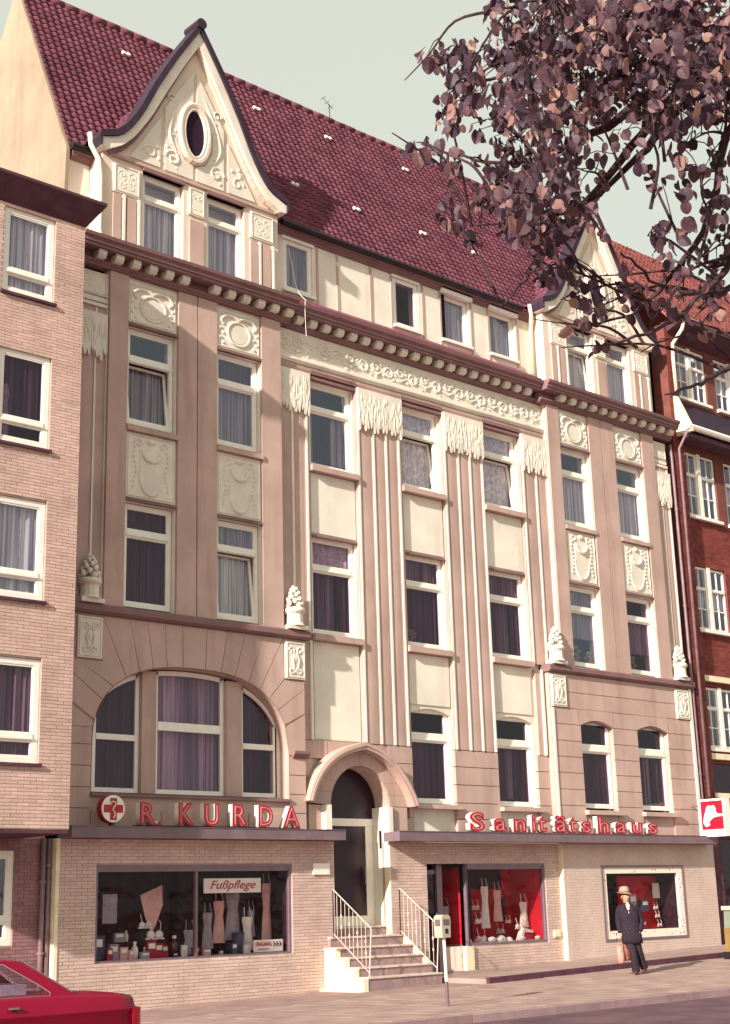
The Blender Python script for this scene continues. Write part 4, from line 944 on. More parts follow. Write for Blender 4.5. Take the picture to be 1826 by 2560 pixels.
def bottle(x, y, z, h, m, label):
    g = thing('bottle', label, 'bottle', (x, y, z), 'bottles and jars on the window floor'); r = h * .2
    part('flask', MB().lathe(x, y, [(r, z), (r, z + h * .62), (r * .45, z + h * .76), (r * .4, z + h * .86)], 12), m, g, True); part('cap', MB().lathe(x, y, [(r * .5, z + h * .86), (r * .5, z + h)], 10), 'sign_white', g)
def carton(x, y, z, w, h, m, label, rz=0):
    g = thing('carton', label, 'box', (x, y, z), 'cartons on the window floor'); part('box', MB().box(x - w / 2, x + w / 2, y - w * .2, y + w * .2, z, z + h), m, g)
    part('print', MB().box(x - w * .35, x + w * .35, y - w * .2 - .004, y - w * .2 - .001, z + h * .55, z + h * .85), 'sign_white' if m != 'sign_white' else 'card_red', g)
FZ = .722
solo('poster', MB().box(1.02, 1.35, .40, .412, 1.42, 1.98).box(1.06, 1.31, .39, .399, 1.74, 1.93).box(1.06, 1.31, .39, .399, 1.47, 1.66), 'cloth_dim', 'grey poster card hanging in the left half of the left window', 'poster')
g = thing('hammock_cloth', 'rose cloth draped in a funnel in the middle of the left window', 'cloth', (2.3, .5, 1.2)); part('drape', MB().add([(1.95, .5, 1.95), (2.55, .6, 2.15), (2.5, .5, 1.75), (2.3, .45, 1.35), (2.2, .45, 1.2), (2.05, .45, 1.5)], [(0, 1, 2), (0, 2, 3, 5), (5, 3, 4)]), 'cloth_rose', g)
bra(2.05, .45, 1.3, .30, 'cloth_white', 'white bra below the draped cloth in the left window'); bra(2.25, .40, 1.08, .40, 'cloth_white', 'wide white bra over red cartons in the left window')
slip(3.95, .55, .95, .34, .85, 'cloth_rose', 'pale rose slip hanging below the Fußpflege board'); slip(4.35, .6, 1.0, .44, 1.0, 'cloth_dim', 'long grey nightdress right of the rose slip')
slip(4.62, .45, .78, .34, .68, 'cloth_white', 'short white slip above the arrow board'); slip(3.62, .5, .85, .30, .72, 'cloth_dim', 'grey girdle slip left of the rose slip'); slip(3.2, .55, .74, .36, .5, 'cloth_dim', 'low grey garment beside the window mullion'); slip(4.85, .62, 1.05, .22, .55, 'cloth_dim', 'narrow grey garment at the right of the left window')
slip(5.18, .5, .8, .3, 1.35, 'cloth_rose', 'tall tan drape at the right end of the left window')
girdle(4.3, .35, FZ, .30, .42, 'card_blue', 'dark box-shaped girdle under the grey nightdress')
carton(.86, .4, FZ, .36, .48, 'card_blue', 'dark blue carton at the left end of the left window'); carton(1.25, .35, FZ, .2, .3, 'cloth_dim', 'grey carton behind the white flask'); carton(1.45, .3, FZ, .18, .24, 'cloth_rose', 'small rose carton beside the white flask')
carton(1.55, .65, FZ + .33, .24, .18, 'cloth_dim', 'pale carton raised on the stand in the left window'); part('stand', MB().box(1.2, 1.9, .55, .85, FZ, FZ + .325), 'shop_drape', None).update({'label': 'dark display stand on the window floor', 'category': 'stand'}) if False else solo('display_stand', MB().box(1.2, 1.9, .55, .85, FZ, FZ + .325), 'shop_drape', 'dark low display stand at the back of the left window', 'stand')
bottle(1.68, .25, FZ, .34, 'cloth_white', 'white flask standing left of the red cartons'); bottle(2.72, .4, FZ, .42, 'bottle_dark', 'dark bottle with white cap near the mullion'); bottle(1.75, .68, FZ + .33, .22, 'cloth_white', 'small white jar on the display stand'); bottle(1.97, .35, FZ, .22, 'cloth_dim', 'small grey jar left of the red cartons')
for i, (x, w, h) in enumerate(((2.12, .22, .34), (2.33, .2, .28), (2.5, .18, .24))): carton(x, .35 + .05 * i, FZ, w, h, 'card_red', ['tall red carton under the wide white bra', 'middle red carton under the wide white bra', 'smallest red carton under the wide white bra'][i])
slip(12.15, .65, 1.0, .32, 1.0, 'cloth_white', 'long white corselet in the red window'); slip(12.55, .6, 1.15, .34, .75, 'cloth_rose', 'rose corselet with straps in the red window')
bra(11.75, .6, 1.45, .26, 'cloth_rose', 'small rose bra high in the red window'); bra(11.8, .55, 1.12, .28, 'cloth_white', 'white bra left of the long corselet'); bra(11.7, .4, .68, .36, 'cloth_white', 'large white bra low on the left in the red window')
bra(12.5, .5, .86, .28, 'cloth_dim', 'grey bra under the rose corselet'); bra(13.2, .5, .95, .28, 'cloth_white', 'white bra beside the white apron'); bra(12.9, .6, 1.1, .2, 'cloth_rose', 'tiny rose bra in the middle of the red window')
slip(13.5, .6, .98, .36, .62, 'cloth_white', 'white apron hanging at the right of the red window'); slip(12.98, .85, 1.1, .3, .62, 'shop_drape', 'dark corset at the back of the red window')
for x, w, lb in ((11.25, .3, 'white cup left-most on the red window floor'), (12.45, .34, 'white folded linen in the middle of the red window floor'), (12.75, .22, 'round white pad on the red window floor')): g = thing('folded_linen', lb, 'linen', (x, .45, .69), 'folded linen on the red window floor'); part('fold', MB().ball((x, .45, .69), w / 2, 1, .7, .8, 10, 6), 'cloth_white', g, True)
g = thing('linen_display', 'white linen propped in a low roof shape at the right of the red window', 'linen', (13.3, .45, .69)); part('sheet', MB().poly_y([(13.0, .69), (13.1, .69), (13.25, .98), (13.6, .90), (13.6, .84), (13.28, .88), (13.2, .69)], .4, .55), 'cloth_white', g); part('box', MB().box(13.25, 13.58, .38, .52, .69, .82), 'card_red', g)
slip(10.72, .62, .95, .34, .6, 'cloth_dim', 'grey slip behind the slanting side glass')
dr_ = part('drapery', curtain_mb(.6, 5.38, .72, 2.44, .93, .03, .22), 'shop_drape', sw, True)
k = 0
for x in (1.08, 1.62, 1.86, 2.62, 2.86, 3.08, 3.38, 3.78, 4.06, 4.42):
    k += 1; lab = 'small packet on the left window floor, number %s counted from the left' % ['one', 'two', 'three', 'four', 'five', 'six', 'seven', 'eight', 'nine', 'ten'][k - 1]
    carton(x, .17 + .04 * (k % 3), FZ, .10 + .03 * (k % 4), .08 + .05 * ((k * 3) % 4), ('cloth_white', 'card_red', 'cloth_rose', 'cloth_dim', 'card_blue')[k % 5], lab)
for i, (x, w) in enumerate(((11.45, .2), (11.95, .24), (12.25, .2), (13.02, .22), (13.62, .18))):
    g = thing('folded_linen', ['rose linen roll beside the left-most white cup', 'white linen roll under the large white bra', 'white linen roll under the long corselet', 'white linen roll beside the propped linen', 'white linen roll at the right end of the red window'][i], 'linen', (x, .28, .69), 'folded linen on the red window floor')
    part('roll', MB().stube([(x - w / 2, .28, .69 + w * .2), (x, .26, .69 + w * .24), (x + w / 2, .28, .69 + w * .2)], [w * .18, w * .26, w * .16], 8), 'cloth_rose' if i == 0 else 'cloth_white', g, True)
# small framed window on the right
mat('floral', '#ece2d4', rough=.5, var=.05, bump=0)
fm = MATS['floral']; N_ = fm.node_tree.nodes; L_ = fm.node_tree.links; b_ = N_['Principled BSDF']
v_ = N_.new('ShaderNodeTexVoronoi'); v_.inputs['Scale'].default_value = 11; ge = N_.new('ShaderNodeNewGeometry'); L_.new(ge.outputs['Position'], v_.inputs['Vector'])
rg = N_.new('ShaderNodeMapRange'); rg.inputs[1].default_value = .22; rg.inputs[2].default_value = .30; L_.new(v_.outputs['Distance'], rg.inputs[0])
nz_ = N_.new('ShaderNodeTexNoise'); nz_.inputs['Scale'].default_value = 2.6; L_.new(ge.outputs['Position'], nz_.inputs['Vector']); r3 = N_.new('ShaderNodeMapRange'); r3.inputs[1].default_value = .48; r3.inputs[2].default_value = .56; L_.new(nz_.outputs[0], r3.inputs[0])
mn = N_.new('ShaderNodeMath'); mn.operation = 'MULTIPLY'; sb = N_.new('ShaderNodeMath'); sb.operation = 'SUBTRACT'; sb.inputs[0].default_value = 1; L_.new(rg.outputs[0], sb.inputs[1]); L_.new(sb.outputs[0], mn.inputs[0]); L_.new(r3.outputs[0], mn.inputs[1])
mm = N_.new('ShaderNodeMix'); mm.data_type = 'RGBA'; mm.inputs[6].default_value = (*lin('#eee4d6'), 1); mm.inputs[7].default_value = (*lin('#7c4a56'), 1); L_.new(mn.outputs[0], mm.inputs[0]); L_.new(mm.outputs[2], b_.inputs['Base Color'])
sw3 = part('shop_window', MB().box(15.78, 15.84, -.14, .0, .54, 2.47).box(19.28, 19.34, -.14, .0, .54, 2.47).box(15.84, 19.28, -.14, .0, .54, .60).box(15.84, 19.28, -.14, .0, 2.41, 2.47), 'frame_grey', AB)
part('floral_border', MB().box(15.84, 16.0, -.11, -.02, .60, 2.41).box(19.08, 19.28, -.11, -.02, .60, 2.41).box(16.0, 19.08, -.11, -.02, .60, .80).box(16.0, 19.08, -.11, -.02, 2.26, 2.41), 'floral', sw3)
part('pane', MB().box(16.0, 19.08, -.06, -.052, .80, 2.26), 'glass_shop', sw3); showcase(sw3, 16.0, 19.08, .78, 2.26, -.1, .9, 'shop_drape', 'card_red')
part('red_drape', MB().box(17.35, 19.05, .62, .67, .80, 2.2), 'shop_red', sw3)
solo('poster', MB().box(18.62, 18.92, .42, .44, 1.6, 2.0).box(18.66, 18.88, .41, .419, 1.65, 1.80), 'cloth_white', 'white card hanging on the red drape in the small framed window', 'poster')
carton(17.75, .5, 1.3, .30, .42, 'cloth_dim', 'grey card hung high in the small framed window'); carton(18.2, .45, 1.25, .3, .32, 'card_blue', 'bluish card right of the grey card in the small framed window')
for i, x in enumerate((17.55, 17.8, 18.05)): carton(x, .4, .805, .2, .26 - .03 * i, 'card_red', ['left red packet on the small window floor', 'middle red packet on the small window floor', 'right red packet on the small window floor'][i])
for i, (x, z) in enumerate(((18.7, 1.30), (18.75, 1.08), (18.82, .84))): bra(x, .42, z, .2, 'cloth_white', ['top white garment on the red drape', 'middle white garment on the red drape', 'lowest white garment on the red drape'][i])

# ================================================================== left neighbour with brick bay
LB = thing('brick_building', 'pale brick neighbour with a projecting bay and flat roof on the left', 'building', (-3, -.8, 0))
BY = -1.5; WX = [(-2.68, -1.55), (-4.45, -3.3)]; WZ = [(13.27, 15.10), (10.23, 12.15), (7.26, 9.20), (4.26, 6.18)]
hl = [(a, b, c, d) for a, b in WX for c, d in WZ]
lw = part('bay_wall', holed(MB(), -4.95, -.885, 3.10, 15.2, hl, BY + .015, BY + .3), 'mortar', LB); bricks(lw, -4.95, -.885, 3.12, 15.15, BY, hl, 'brick_pale', limit=300, H=.0643)
part('bay_side', MB().box(-.90, -.87, BY + .032, .3, 3.1, 15.2).box(-4.98, -4.95, BY + .032, .3, 3.1, 15.2), 'brick_dusk', LB); part('bay_floor', MB().box(-4.94, -.9, BY + .02, .14, 3.04, 3.10), 'slab_dark', LB)
fb = [(-5.0, BY), (-.86, BY), (-.86, .2), (-5.0, .2)]; ft = [(-5.3, BY - .32), (-.57, BY - .32), (-.57, .3), (-5.3, .3)]
mb = MB(); mb.add([(x, y, 15.16) for x, y in fb] + [(x, y, 15.60) for x, y in ft] + [(x, y, 15.66) for x, y in ft], [(3, 2, 1, 0), (0, 1, 5, 4), (1, 2, 6, 5), (2, 3, 7, 6), (3, 0, 4, 7), (4, 5, 9, 8), (5, 6, 10, 9), (6, 7, 11, 10), (7, 4, 8, 11), (8, 9, 10, 11)])
part('roof_slab', mb, 'slab_dark', LB)
part('body', holed(MB(), -16, -.45, -.5, 15.0, [(-2.3, -1.08, 1.08, 2.82)], .135, .5), 'mortar', LB)
gb = part('ground_floor_wall', MB().box(-1.0, -.95, .13, .134, 1, 1.1), 'brick_dusk', LB); bricks(gb, -5, -.45, -.4, 3.03, .12, [(-2.3, -1.08, 1.08, 2.82)], 'brick_dusk', limit=120)
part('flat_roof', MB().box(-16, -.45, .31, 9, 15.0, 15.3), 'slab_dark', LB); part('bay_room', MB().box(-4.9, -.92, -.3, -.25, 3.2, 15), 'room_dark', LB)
lc = [dict(cur='curtain', cur2='curtain'), dict(cur='none', cur2='curtain_dark', gl='glass_dark'), dict(cur='curtain', cur2='curtain', tilt=0), dict(cur='curtain_dim', cur2='curtain_dim', gl='glass_dark')]
for i, (c, d) in enumerate(WZ):
    for j, (a, b) in enumerate(WX):
        o = window(LB, a + .01, b - .01, c + .01, d - .01, BY + .05, (c + .42, c + .54), fr=.11, **lc[i]); part('sill', MB().box(a - .03, b + .04, BY - .06, BY + .05, c - .05, c + .005), 'slab_dark', o)
window(LB, -2.29, -1.09, 1.09, 2.81, .16, (1.5, 1.6), fr=.12, cur='curtain_dim', cur2='curtain_dark')
fg = thing('figurine', 'pale figurine standing inside the second window of the brick bay', 'figurine', (-2.42, -1.22, 10.75)); part('body', MB().lathe(-2.42, -1.24, [(.12, 10.3), (.13, 10.8), (.09, 11.1), (.13, 11.25), (.09, 11.45), (.02, 11.6)], 12), 'cloth_dim', fg, True)
def pipe(name, label, pts, r, m, cat='downpipe', clips=()):
    g = thing(name, label, cat, pts[-1], 'rainwater downpipes'); part('tube', MB().tube(pts, r, 8), m, g, True)
    for p in clips: part('clip', MB().lathe(p[0], p[1], [(r * 1.35, p[2]), (r * 1.35, p[2] + .05)], 10), m, g)
pipe('downpipe', 'dark downpipe in the corner next to the brick neighbour', [(-.40, .05, 3.03), (-.41, .05, -.3)], .045, 'pipe_zinc', clips=[(-.405, .05, z) for z in (2.5, 1.2)])
pipe('downpipe', 'second dark downpipe beside the left shop corner', [(-.52, .05, 3.03), (-.53, .05, -.3)], .05, 'pipe_zinc', clips=[(-.525, .05, z) for z in (2.2, .9)])
pipe('downpipe', 'pale swan-neck downpipe left of the big left gable', [(.18, .25, 18.5), (.20, .22, 18.2), (.30, .05, 17.8), (.36, .05, 17.4), (.36, .05, 16.1), (.30, -.1, 15.85)], .06, 'pipe_cream')
pipe('downpipe', 'pale downpipe between the attic windows and the right gable', [(14.82, .30, 18.3), (14.88, .30, 18.0), (14.95, .42, 17.6), (14.95, .42, 16.2)], .06, 'pipe_cream')
pipe('downpipe', 'slim downpipe running down the right corner of the cream house', [(20.72, .05, 15.1), (20.72, .02, 14.7), (20.74, .02, 4.0), (20.74, .02, .2)], .045, 'pipe_zinc', clips=[(20.73, .02, z) for z in (13, 10, 7.4, 5)])

# ================================================================== red brick house on the right
RB = thing('brick_building', 'red brick house with white barred windows at the right edge', 'building', (24, .5, 0))
x0, xe = 20.9, 30.0
wz = [(16.95, 18.75), (13.05, 15.15), (9.45, 11.45), (5.86, 7.70)]
wx = [(21.5, 23.25), (23.75, 25.5), (26.6, 28.4)]
hh = [(a, b, c, d) for a, b in wx for c, d in wz]
rb = part('wall', holed(MB(), 21.42, xe, .0, 19.2, hh + [(21.6, 29, .3, 3.2), (21.5, 29, 3.6, 5.4)], .215, .6), 'mortar_red', RB)
pr = part('pier', MB().box(x0, 21.42, .035, .6, 0, 19.2), 'mortar_red', RB); bricks(pr, x0, 21.42, 4.3, 19.15, .02, [], 'brick_red', limit=250, H=.075)
bricks(rb, 21.42, 26.0, 5.6, 12.95, .20, hh, 'brick_red', limit=250, H=.075)
part('lower_front', MB().box(21.42, 29.5, .12, .21, 0, .9).box(21.42, 29.5, .10, .21, 3.25, 3.6), 'slab_dark', RB)
part('lower_pier', MB().box(x0 - .0, 21.41, .0, .03, .0, 4.3), 'slab_dark', RB)
part('dark_glazing', MB().box(21.5, 29.2, .3, .32, .3, 5.4), 'glass_dark', RB); part('room_wall', MB().box(21, 29.9, 1.2, 1.25, 0, 19), 'room_dark', RB)
for a, b in wx:
    for k, (c, d) in enumerate(wz):
        m_ = (a + b) / 2
        for (p, q) in ((a + .02, m_ - .08), (m_ + .08, b - .02)):
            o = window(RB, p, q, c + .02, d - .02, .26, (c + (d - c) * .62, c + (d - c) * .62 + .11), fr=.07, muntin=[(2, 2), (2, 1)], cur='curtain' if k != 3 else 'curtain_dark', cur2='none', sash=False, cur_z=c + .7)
        part('mullion', MB().box(m_ - .08, m_ + .08, .2, .3, c, d), 'white_paint', RB)
        part('sill', MB().box(a - .04, b + .04, .08, .26, c - .1, c - .005), 'white_paint', RB)
for z in (7.85, 5.52): part('stone_band', MB().box(21.43, 29.5, .08, .21, z, z + .17), 'white_wash', RB)
for z in (3.7, 4.4): part('stone_band', MB().box(21.43, 29.5, .06, .21, z, z + .13), 'white_wash', RB)
# tiled skirt roof with white gutter over the third floor
part('skirt_roof', MB().poly_x([(.2, 15.5), (-.42, 15.55), (-.42, 15.62), (.2, 16.75)], 21.2, 29.8), 'tile_dark', RB)
part('skirt_gutter', MB().tube([(21.0, -.46, 15.66), (29.8, -.46, 15.66)], .10, 8), 'white_paint', RB); part('skirt_cheek', MB().poly_x([(.1, 15.45), (-.55, 15.5), (-.55, 15.68), (-.1, 16.75), (.1, 16.8)], 21.08, 21.19), 'white_wash', RB)
part('soffit', MB().box(21.2, 29.8, -.4, .2, 15.36, 15.49), 'slab_dark', RB)
part('eave', MB().poly_x([(.2, 18.85), (-.5, 19.12), (-.5, 19.25), (.2, 19.3)], 21.0, 29.8), 'slab_dark', RB); part('roof_gutter', MB().tube([(21.0, -.55, 19.27), (29.8, -.55, 19.27)], .09, 8), 'pipe_zinc', RB)
rr = part('roof', MB().poly_x([(-.45, 19.2), (3.6, 24.2), (7.6, 19.2), (7.5, 19.1), (3.6, 24.0), (-.3, 19.15)], 20.9, 29.9), 'tile_orange', RB)
rest = MB(); rn = Vector((0, 4.05, 5.0)).normalized(); ra = math.atan2(rn.z, rn.y)
for i in range(30):
    for j in range(43):
        s = Vector((20.95 + j * .21, -.45, 19.22)) + rn * (i * .21); M = Euler((ra + random.uniform(-.04, .04), random.uniform(-.03, .03), 0)).to_matrix(); rest.add([M @ Vector(v) + s for v in tv], tfs)
place('tile_field', rest.mesh('tiles', 'tile_orange', True, False), rr, kind='stuff')
pipe('downpipe', 'white swan-neck downpipe on the red brick pier', [(21.25, -.5, 19.2), (21.22, -.45, 18.95), (21.1, -.12, 18.5), (21.1, -.09, 18.0), (21.12, -.09, 16.9)], .06, 'pipe_cream')
pipe('downpipe', 'red-brown downpipe below the skirt roof of the brick house', [(21.0, -.45, 15.5), (20.98, -.1, 15.0), (20.98, -.06, 4.4)], .045, 'pipe_zinc')

# ================================================================== antenna
an = thing('roof_antenna', 'thin television antenna standing on the tiled ridge', 'antenna', (9.86, 3.15, 23.7))
part('mast', MB().tube([(9.86, 3.2, 23.6), (9.82, 3.2, 24.32)], .014, 6), 'black_iron', an); part('boom', MB().tube([(9.58, 3.2, 24.44), (9.96, 3.2, 24.2)], .009, 5), 'black_iron', an)
for t in (0, .4, .8): part('element', MB().tube([(9.6 + .36 * t, 3.08, 24.43 - .22 * t), (9.6 + .36 * t, 3.32, 24.43 - .22 * t)], .006, 5), 'black_iron', an)

# ================================================================== parking meter, street box
mat('meter_paint', '#b5ae9e', rough=.4, var=.1, spec=.5); mat('meter_dark', '#6e5a60', rough=.5, var=.1)
mx_, my_ = 3.92, -6.25; mz = pz(mx_, my_)
pm = thing('parking_meter', 'grey parking meter on a slim white post in front of the steps', 'parking meter', (mx_, my_, mz))
part('post', MB().tube([(mx_ - .02, my_, 1.05), (mx_, my_, mz + .42)], .028, 8), 'white_paint', pm); part('post_foot', MB().tube([(mx_, my_, mz + .42), (mx_ + .01, my_, mz - .02)], .030, 8), 'meter_dark', pm)
hd = MB(); pts = [(-.10, 0), (.10, 0), (.11, .30), (.095, .36), (.05, .385), (-.05, .385), (-.095, .36), (-.11, .30)]
hd.poly_y([(mx_ - .05 + a, 1.05 + b) for a, b in pts], my_ - .10, my_ + .10); part('head', hd, 'meter_paint', pm)
part('dial', MB().box(mx_ - .12, mx_ + .02, my_ - .106, my_ - .101, 1.26, 1.36), 'meter_dark', pm); part('coin_slot', MB().box(mx_ - .08, mx_ - .02, my_ - .108, my_ - .101, 1.12, 1.20), 'black_iron', pm)
part('dial', MB().poly_x([(my_ - .06, 1.25), (my_ + .06, 1.25), (my_ + .06, 1.36), (my_ - .06, 1.36)], mx_ - .168, mx_ - .161), 'meter_dark', pm)
mat('box_green', '#7c8474', rough=.5, var=.1); mat('box_yellow', '#8a6e40', rough=.5, var=.1)
sx, sy = 17.15, -3.1; sz = pz(sx, sy)
sb_ = thing('street_box', 'narrow pale green and yellow street box cut off by the right edge', 'street box', (sx, sy, sz))
part('foot', MB().box(sx - .2, sx + .25, sy - .2, sy + .2, sz - .02, sz + .18), 'black_iron', sb_); part('lower_case', MB().box(sx - .14, sx + .25, sy - .16, sy + .16, sz + .18, sz + .75), 'box_yellow', sb_)
part('upper_case', MB().poly_y([(sx - .14, sz + .75), (sx + .25, sz + .75), (sx + .22, sz + 1.18), (sx - .10, sz + 1.18)], sy - .15, sy + .15), 'box_green', sb_); part('cap', MB().box(sx - .16, sx + .27, sy - .18, sy + .18, sz + 1.18, sz + 1.28), 'meter_paint', sb_)

# ================================================================== the walking man
mat('suit', '#2c2230', rough=.85, var=.15, scale=12, bump=.2, bscale=120); mat('trousers', '#30242e', rough=.85, var=.15, scale=12); mat('shirt', '#e8e0d8', rough=.7, var=.05)
mat('hat', '#a08e80', rough=.8, var=.1, scale=10); mat('shoe', '#6a3a34', rough=.4, var=.1); mat('bag_brown', '#9a5a48', rough=.6, var=.25, scale=14); mat('bag_pale', '#b08c80', rough=.4, var=.2, scale=9); mat('hair', '#6a584e', rough=.8)
ra_, da_ = Vector((.749, -.662, 0)), Vector((.662, .749, 0))
MX, MY = 12.1, -3.95; MZ = pz(MX, MY) + .006
def mp(r, d, z): return Vector((MX, MY, MZ)) + ra_ * r + da_ * d + Vector((0, 0, z))
def skin(name, V, E, parent, m, sub=2):
    me = bpy.data.meshes.new(name); me.from_pydata([tuple(mp(*v[:3])) for v in V], E, []); me.materials.append(MATS[m])
    o = place(name, me, parent); md = o.modifiers.new('s', 'SKIN'); md.use_smooth_shade = True
    for i, v in enumerate(V):
        sv = me.skin_vertices[0].data[i]; sv.radius = (v[3], v[4] if len(v) > 4 else v[3]); sv.use_root = (i == 0)
    ss = o.modifiers.new('d', 'SUBSURF'); ss.levels = sub; ss.render_levels = sub; return o
man = thing('person', 'man in dark jacket and trousers with pale hat walking past the shop with bags', 'person', (MX, MY, MZ))
V = [(-.06, 0, .92, .09, .09), (-.08, -.01, 1.15, .09, .09), (-.09, -.02, 1.38, .09, .09), (-.10, -.03, 1.50, .06, .06), (-.115, -.05, 1.57, .065, .065),
     (-.13, -.06, 1.64, .092, .098), (-.14, -.07, 1.73, .09, .098),
     (-.25, -.02, 1.44, .06), (-.30, .03, 1.15, .045), (-.27, -.04, .90, .035), (.11, -.01, 1.44, .06), (.20, .04, 1.16, .045), (.13, -.08, .93, .035),
     (-.12, -.02, .86, .085), (-.05, -.10, .46, .06), (.0, -.02, .10, .042), (.02, 0, .88, .085), (.11, .02, .48, .06), (.22, .18, .14, .042)]
E_ = [(0, 1), (1, 2), (2, 3), (3, 4), (4, 5), (5, 6), (2, 7), (7, 8), (8, 9), (2, 10), (10, 11), (11, 12), (0, 13), (13, 14), (14, 15), (0, 16), (16, 17), (17, 18)]
skin('body', V, E_, man, 'skin')
def loft(rings, n=18):
    b = MB()
    for (z, r, d, hw, hd) in rings:
        for k in range(n):
            t = 6.2832 * k / n; ce, se = math.cos(t), math.sin(t); e = .8
            b.v.append(tuple(mp(r + hw * math.copysign(abs(ce) ** e, ce), d + hd * math.copysign(abs(se) ** e, se) + .006 * math.sin(3 * t + z * 25), z)))
    for i in range(len(rings) - 1):
        for k in range(n): b.f.append((i * n + k, i * n + (k + 1) % n, (i + 1) * n + (k + 1) % n, (i + 1) * n + k))
    b.f += [tuple(range(n))[::-1], tuple(range((len(rings) - 1) * n, len(rings) * n))]; return b
jk = part('jacket', loft([(.66, -.04, .01, .25, .18), (.78, -.045, 0, .24, .17), (.90, -.05, 0, .225, .155), (1.02, -.06, -.01, .21, .15), (1.20, -.07, -.01, .215, .15), (1.36, -.08, -.02, .235, .145), (1.45, -.085, -.02, .20, .12), (1.51, -.095, -.025, .11, .09), (1.54, -.10, -.03, .075, .075)]), 'suit', man, True)
part('sleeve', MB().stube([mp(-.22, -.02, 1.46), mp(-.275, .0, 1.36), mp(-.305, .03, 1.15), mp(-.30, -.01, 1.02), mp(-.285, -.04, .90)], [.075, .088, .075, .066, .062], 10), 'suit', jk, True)
part('sleeve', MB().stube([mp(.06, -.02, 1.46), mp(.12, .0, 1.36), mp(.20, .04, 1.16), mp(.19, -.03, 1.04), mp(.14, -.08, .93)], [.075, .088, .075, .066, .062], 10), 'suit', jk, True)
for s_ in (-1, 1): part('lapel', MB().add([mp(-.10 + s_ * .075, -.12, 1.52), mp(-.10 + s_ * .10, -.155, 1.42), mp(-.095 + s_ * .06, -.172, 1.34), mp(-.095, -.172, 1.18), mp(-.10 + s_ * .04, -.165, 1.36)], [(0, 1, 2, 3, 4)]), 'trousers', jk)
tr_ = part('trousers', loft([(.74, -.05, 0, .19, .13), (.82, -.05, 0, .185, .13), (.95, -.05, 0, .17, .12)]), 'trousers', man, True)
part('trouser_leg', MB().stube([mp(-.12, -.01, .86), mp(-.10, -.05, .66), mp(-.05, -.10, .46), mp(-.02, -.06, .26), mp(.0, -.03, .07)], [.10, .105, .085, .085, .092], 10), 'trousers', tr_, True)
part('trouser_leg', MB().stube([mp(.02, .0, .86), mp(.06, .01, .66), mp(.11, .03, .48), mp(.17, .12, .28), mp(.225, .18, .12)], [.10, .105, .085, .085, .09], 10), 'trousers', tr_, True)
sm = MB(); sm.add([mp(-.145, -.13, 1.50), mp(-.06, -.13, 1.50), mp(-.095, -.178, 1.30), mp(-.105, -.10, 1.55)], [(0, 1, 2), (0, 3, 1)]); part('shirt_front', sm, 'shirt', man)
for zz in (1.12, .98): b = MB(); b.ball(mp(-.09, -.158, zz), .013); part('button', b, 'hair', man)
for (r, d, z, tilt) in ((.0, -.10, .035, 0), (.22, .13, .07, .25)):
    s = MB()
    for (fr_, w_, h_) in ((-.20, .03, .03), (-.12, .05, .04), (0, .045, .055), (.08, .04, .06), (.12, .03, .05)):
        c = mp(r - .06 * fr_ / .2 * 0 + fr_ * .35, d + fr_ * .75, z - fr_ * tilt * -.3); s.v += [tuple(c + ra_ * w_), tuple(c + Vector((0, 0, h_))), tuple(c - ra_ * w_), tuple(c - Vector((0, 0, .034)))]
    for i in range(4):
        for k in range(4): s.f.append((4 * i + k, 4 * i + (k + 1) % 4, 4 * i + 4 + (k + 1) % 4, 4 * i + 4 + k))
    s.f += [(0, 1, 2, 3), (19, 18, 17, 16)]; part('shoe', s, 'shoe', man, True)
h = MB(); base = mp(-.145, -.07, 1.75); bl = []
for k, (rr_, hh_) in enumerate(((.165, -.012), (.17, .0), (.118, .012), (.115, .07), (.10, .125), (.055, .15), (.004, .14))):
    for i in range(16):
        a = 6.2832 * i / 16; drop = -.025 * math.cos(a) if k < 2 else 0; p = base + ra_ * (rr_ * math.cos(a)) + da_ * (rr_ * .95 * math.sin(a)) + Vector((0, 0, hh_ + drop)); h.v.append(tuple(p))
for k in range(6):
    for i in range(16): h.f.append((k * 16 + i, k * 16 + (i + 1) % 16, k * 16 + 16 + (i + 1) % 16, k * 16 + 16 + i))
part('hat', h, 'hat', man, True)
hb = MB(); hb.tube([tuple(base + ra_ * (.119 * math.cos(6.2832 * i / 16)) + da_ * (.115 * math.sin(6.2832 * i / 16)) + Vector((0, 0, .03))) for i in range(16)], .012, 5, True); part('hat_band', hb, 'bag_brown', man)
f = MB(); fd = (-ra_ * .75 - da_ * .66); sd_ = Vector((-fd.y, fd.x, 0)); hc = mp(-.14, -.07, 1.66)
f.tube([hc + fd * .095 + Vector((0, 0, .03)), hc + fd * .122 + Vector((0, 0, -.012)), hc + fd * .096 + Vector((0, 0, -.022))], [.012, .018, .012], 6); part('nose', f, 'skin', man, True)
for s in (-1, 1):
    b = MB(); b.ball(hc + fd * .092 + sd_ * .034 * s + Vector((0, 0, .028)), .009); part('eye', b, 'black_iron', man); b = MB(); b.ball(hc + sd_ * .084 * s, .03, .6, .6, 1.2); part('ear', b, 'skin', man)
b = MB(); b.ball(hc + fd * .088 + Vector((0, 0, -.05)), .016, 1.2, 1.2, .35); part('mouth', b, 'bag_brown', man)
b = MB(); b.ball(hc - fd * .035 + Vector((0, 0, .03)), .085, .95, .95, .9, 10, 6); part('hair', b, 'hair', man, True)
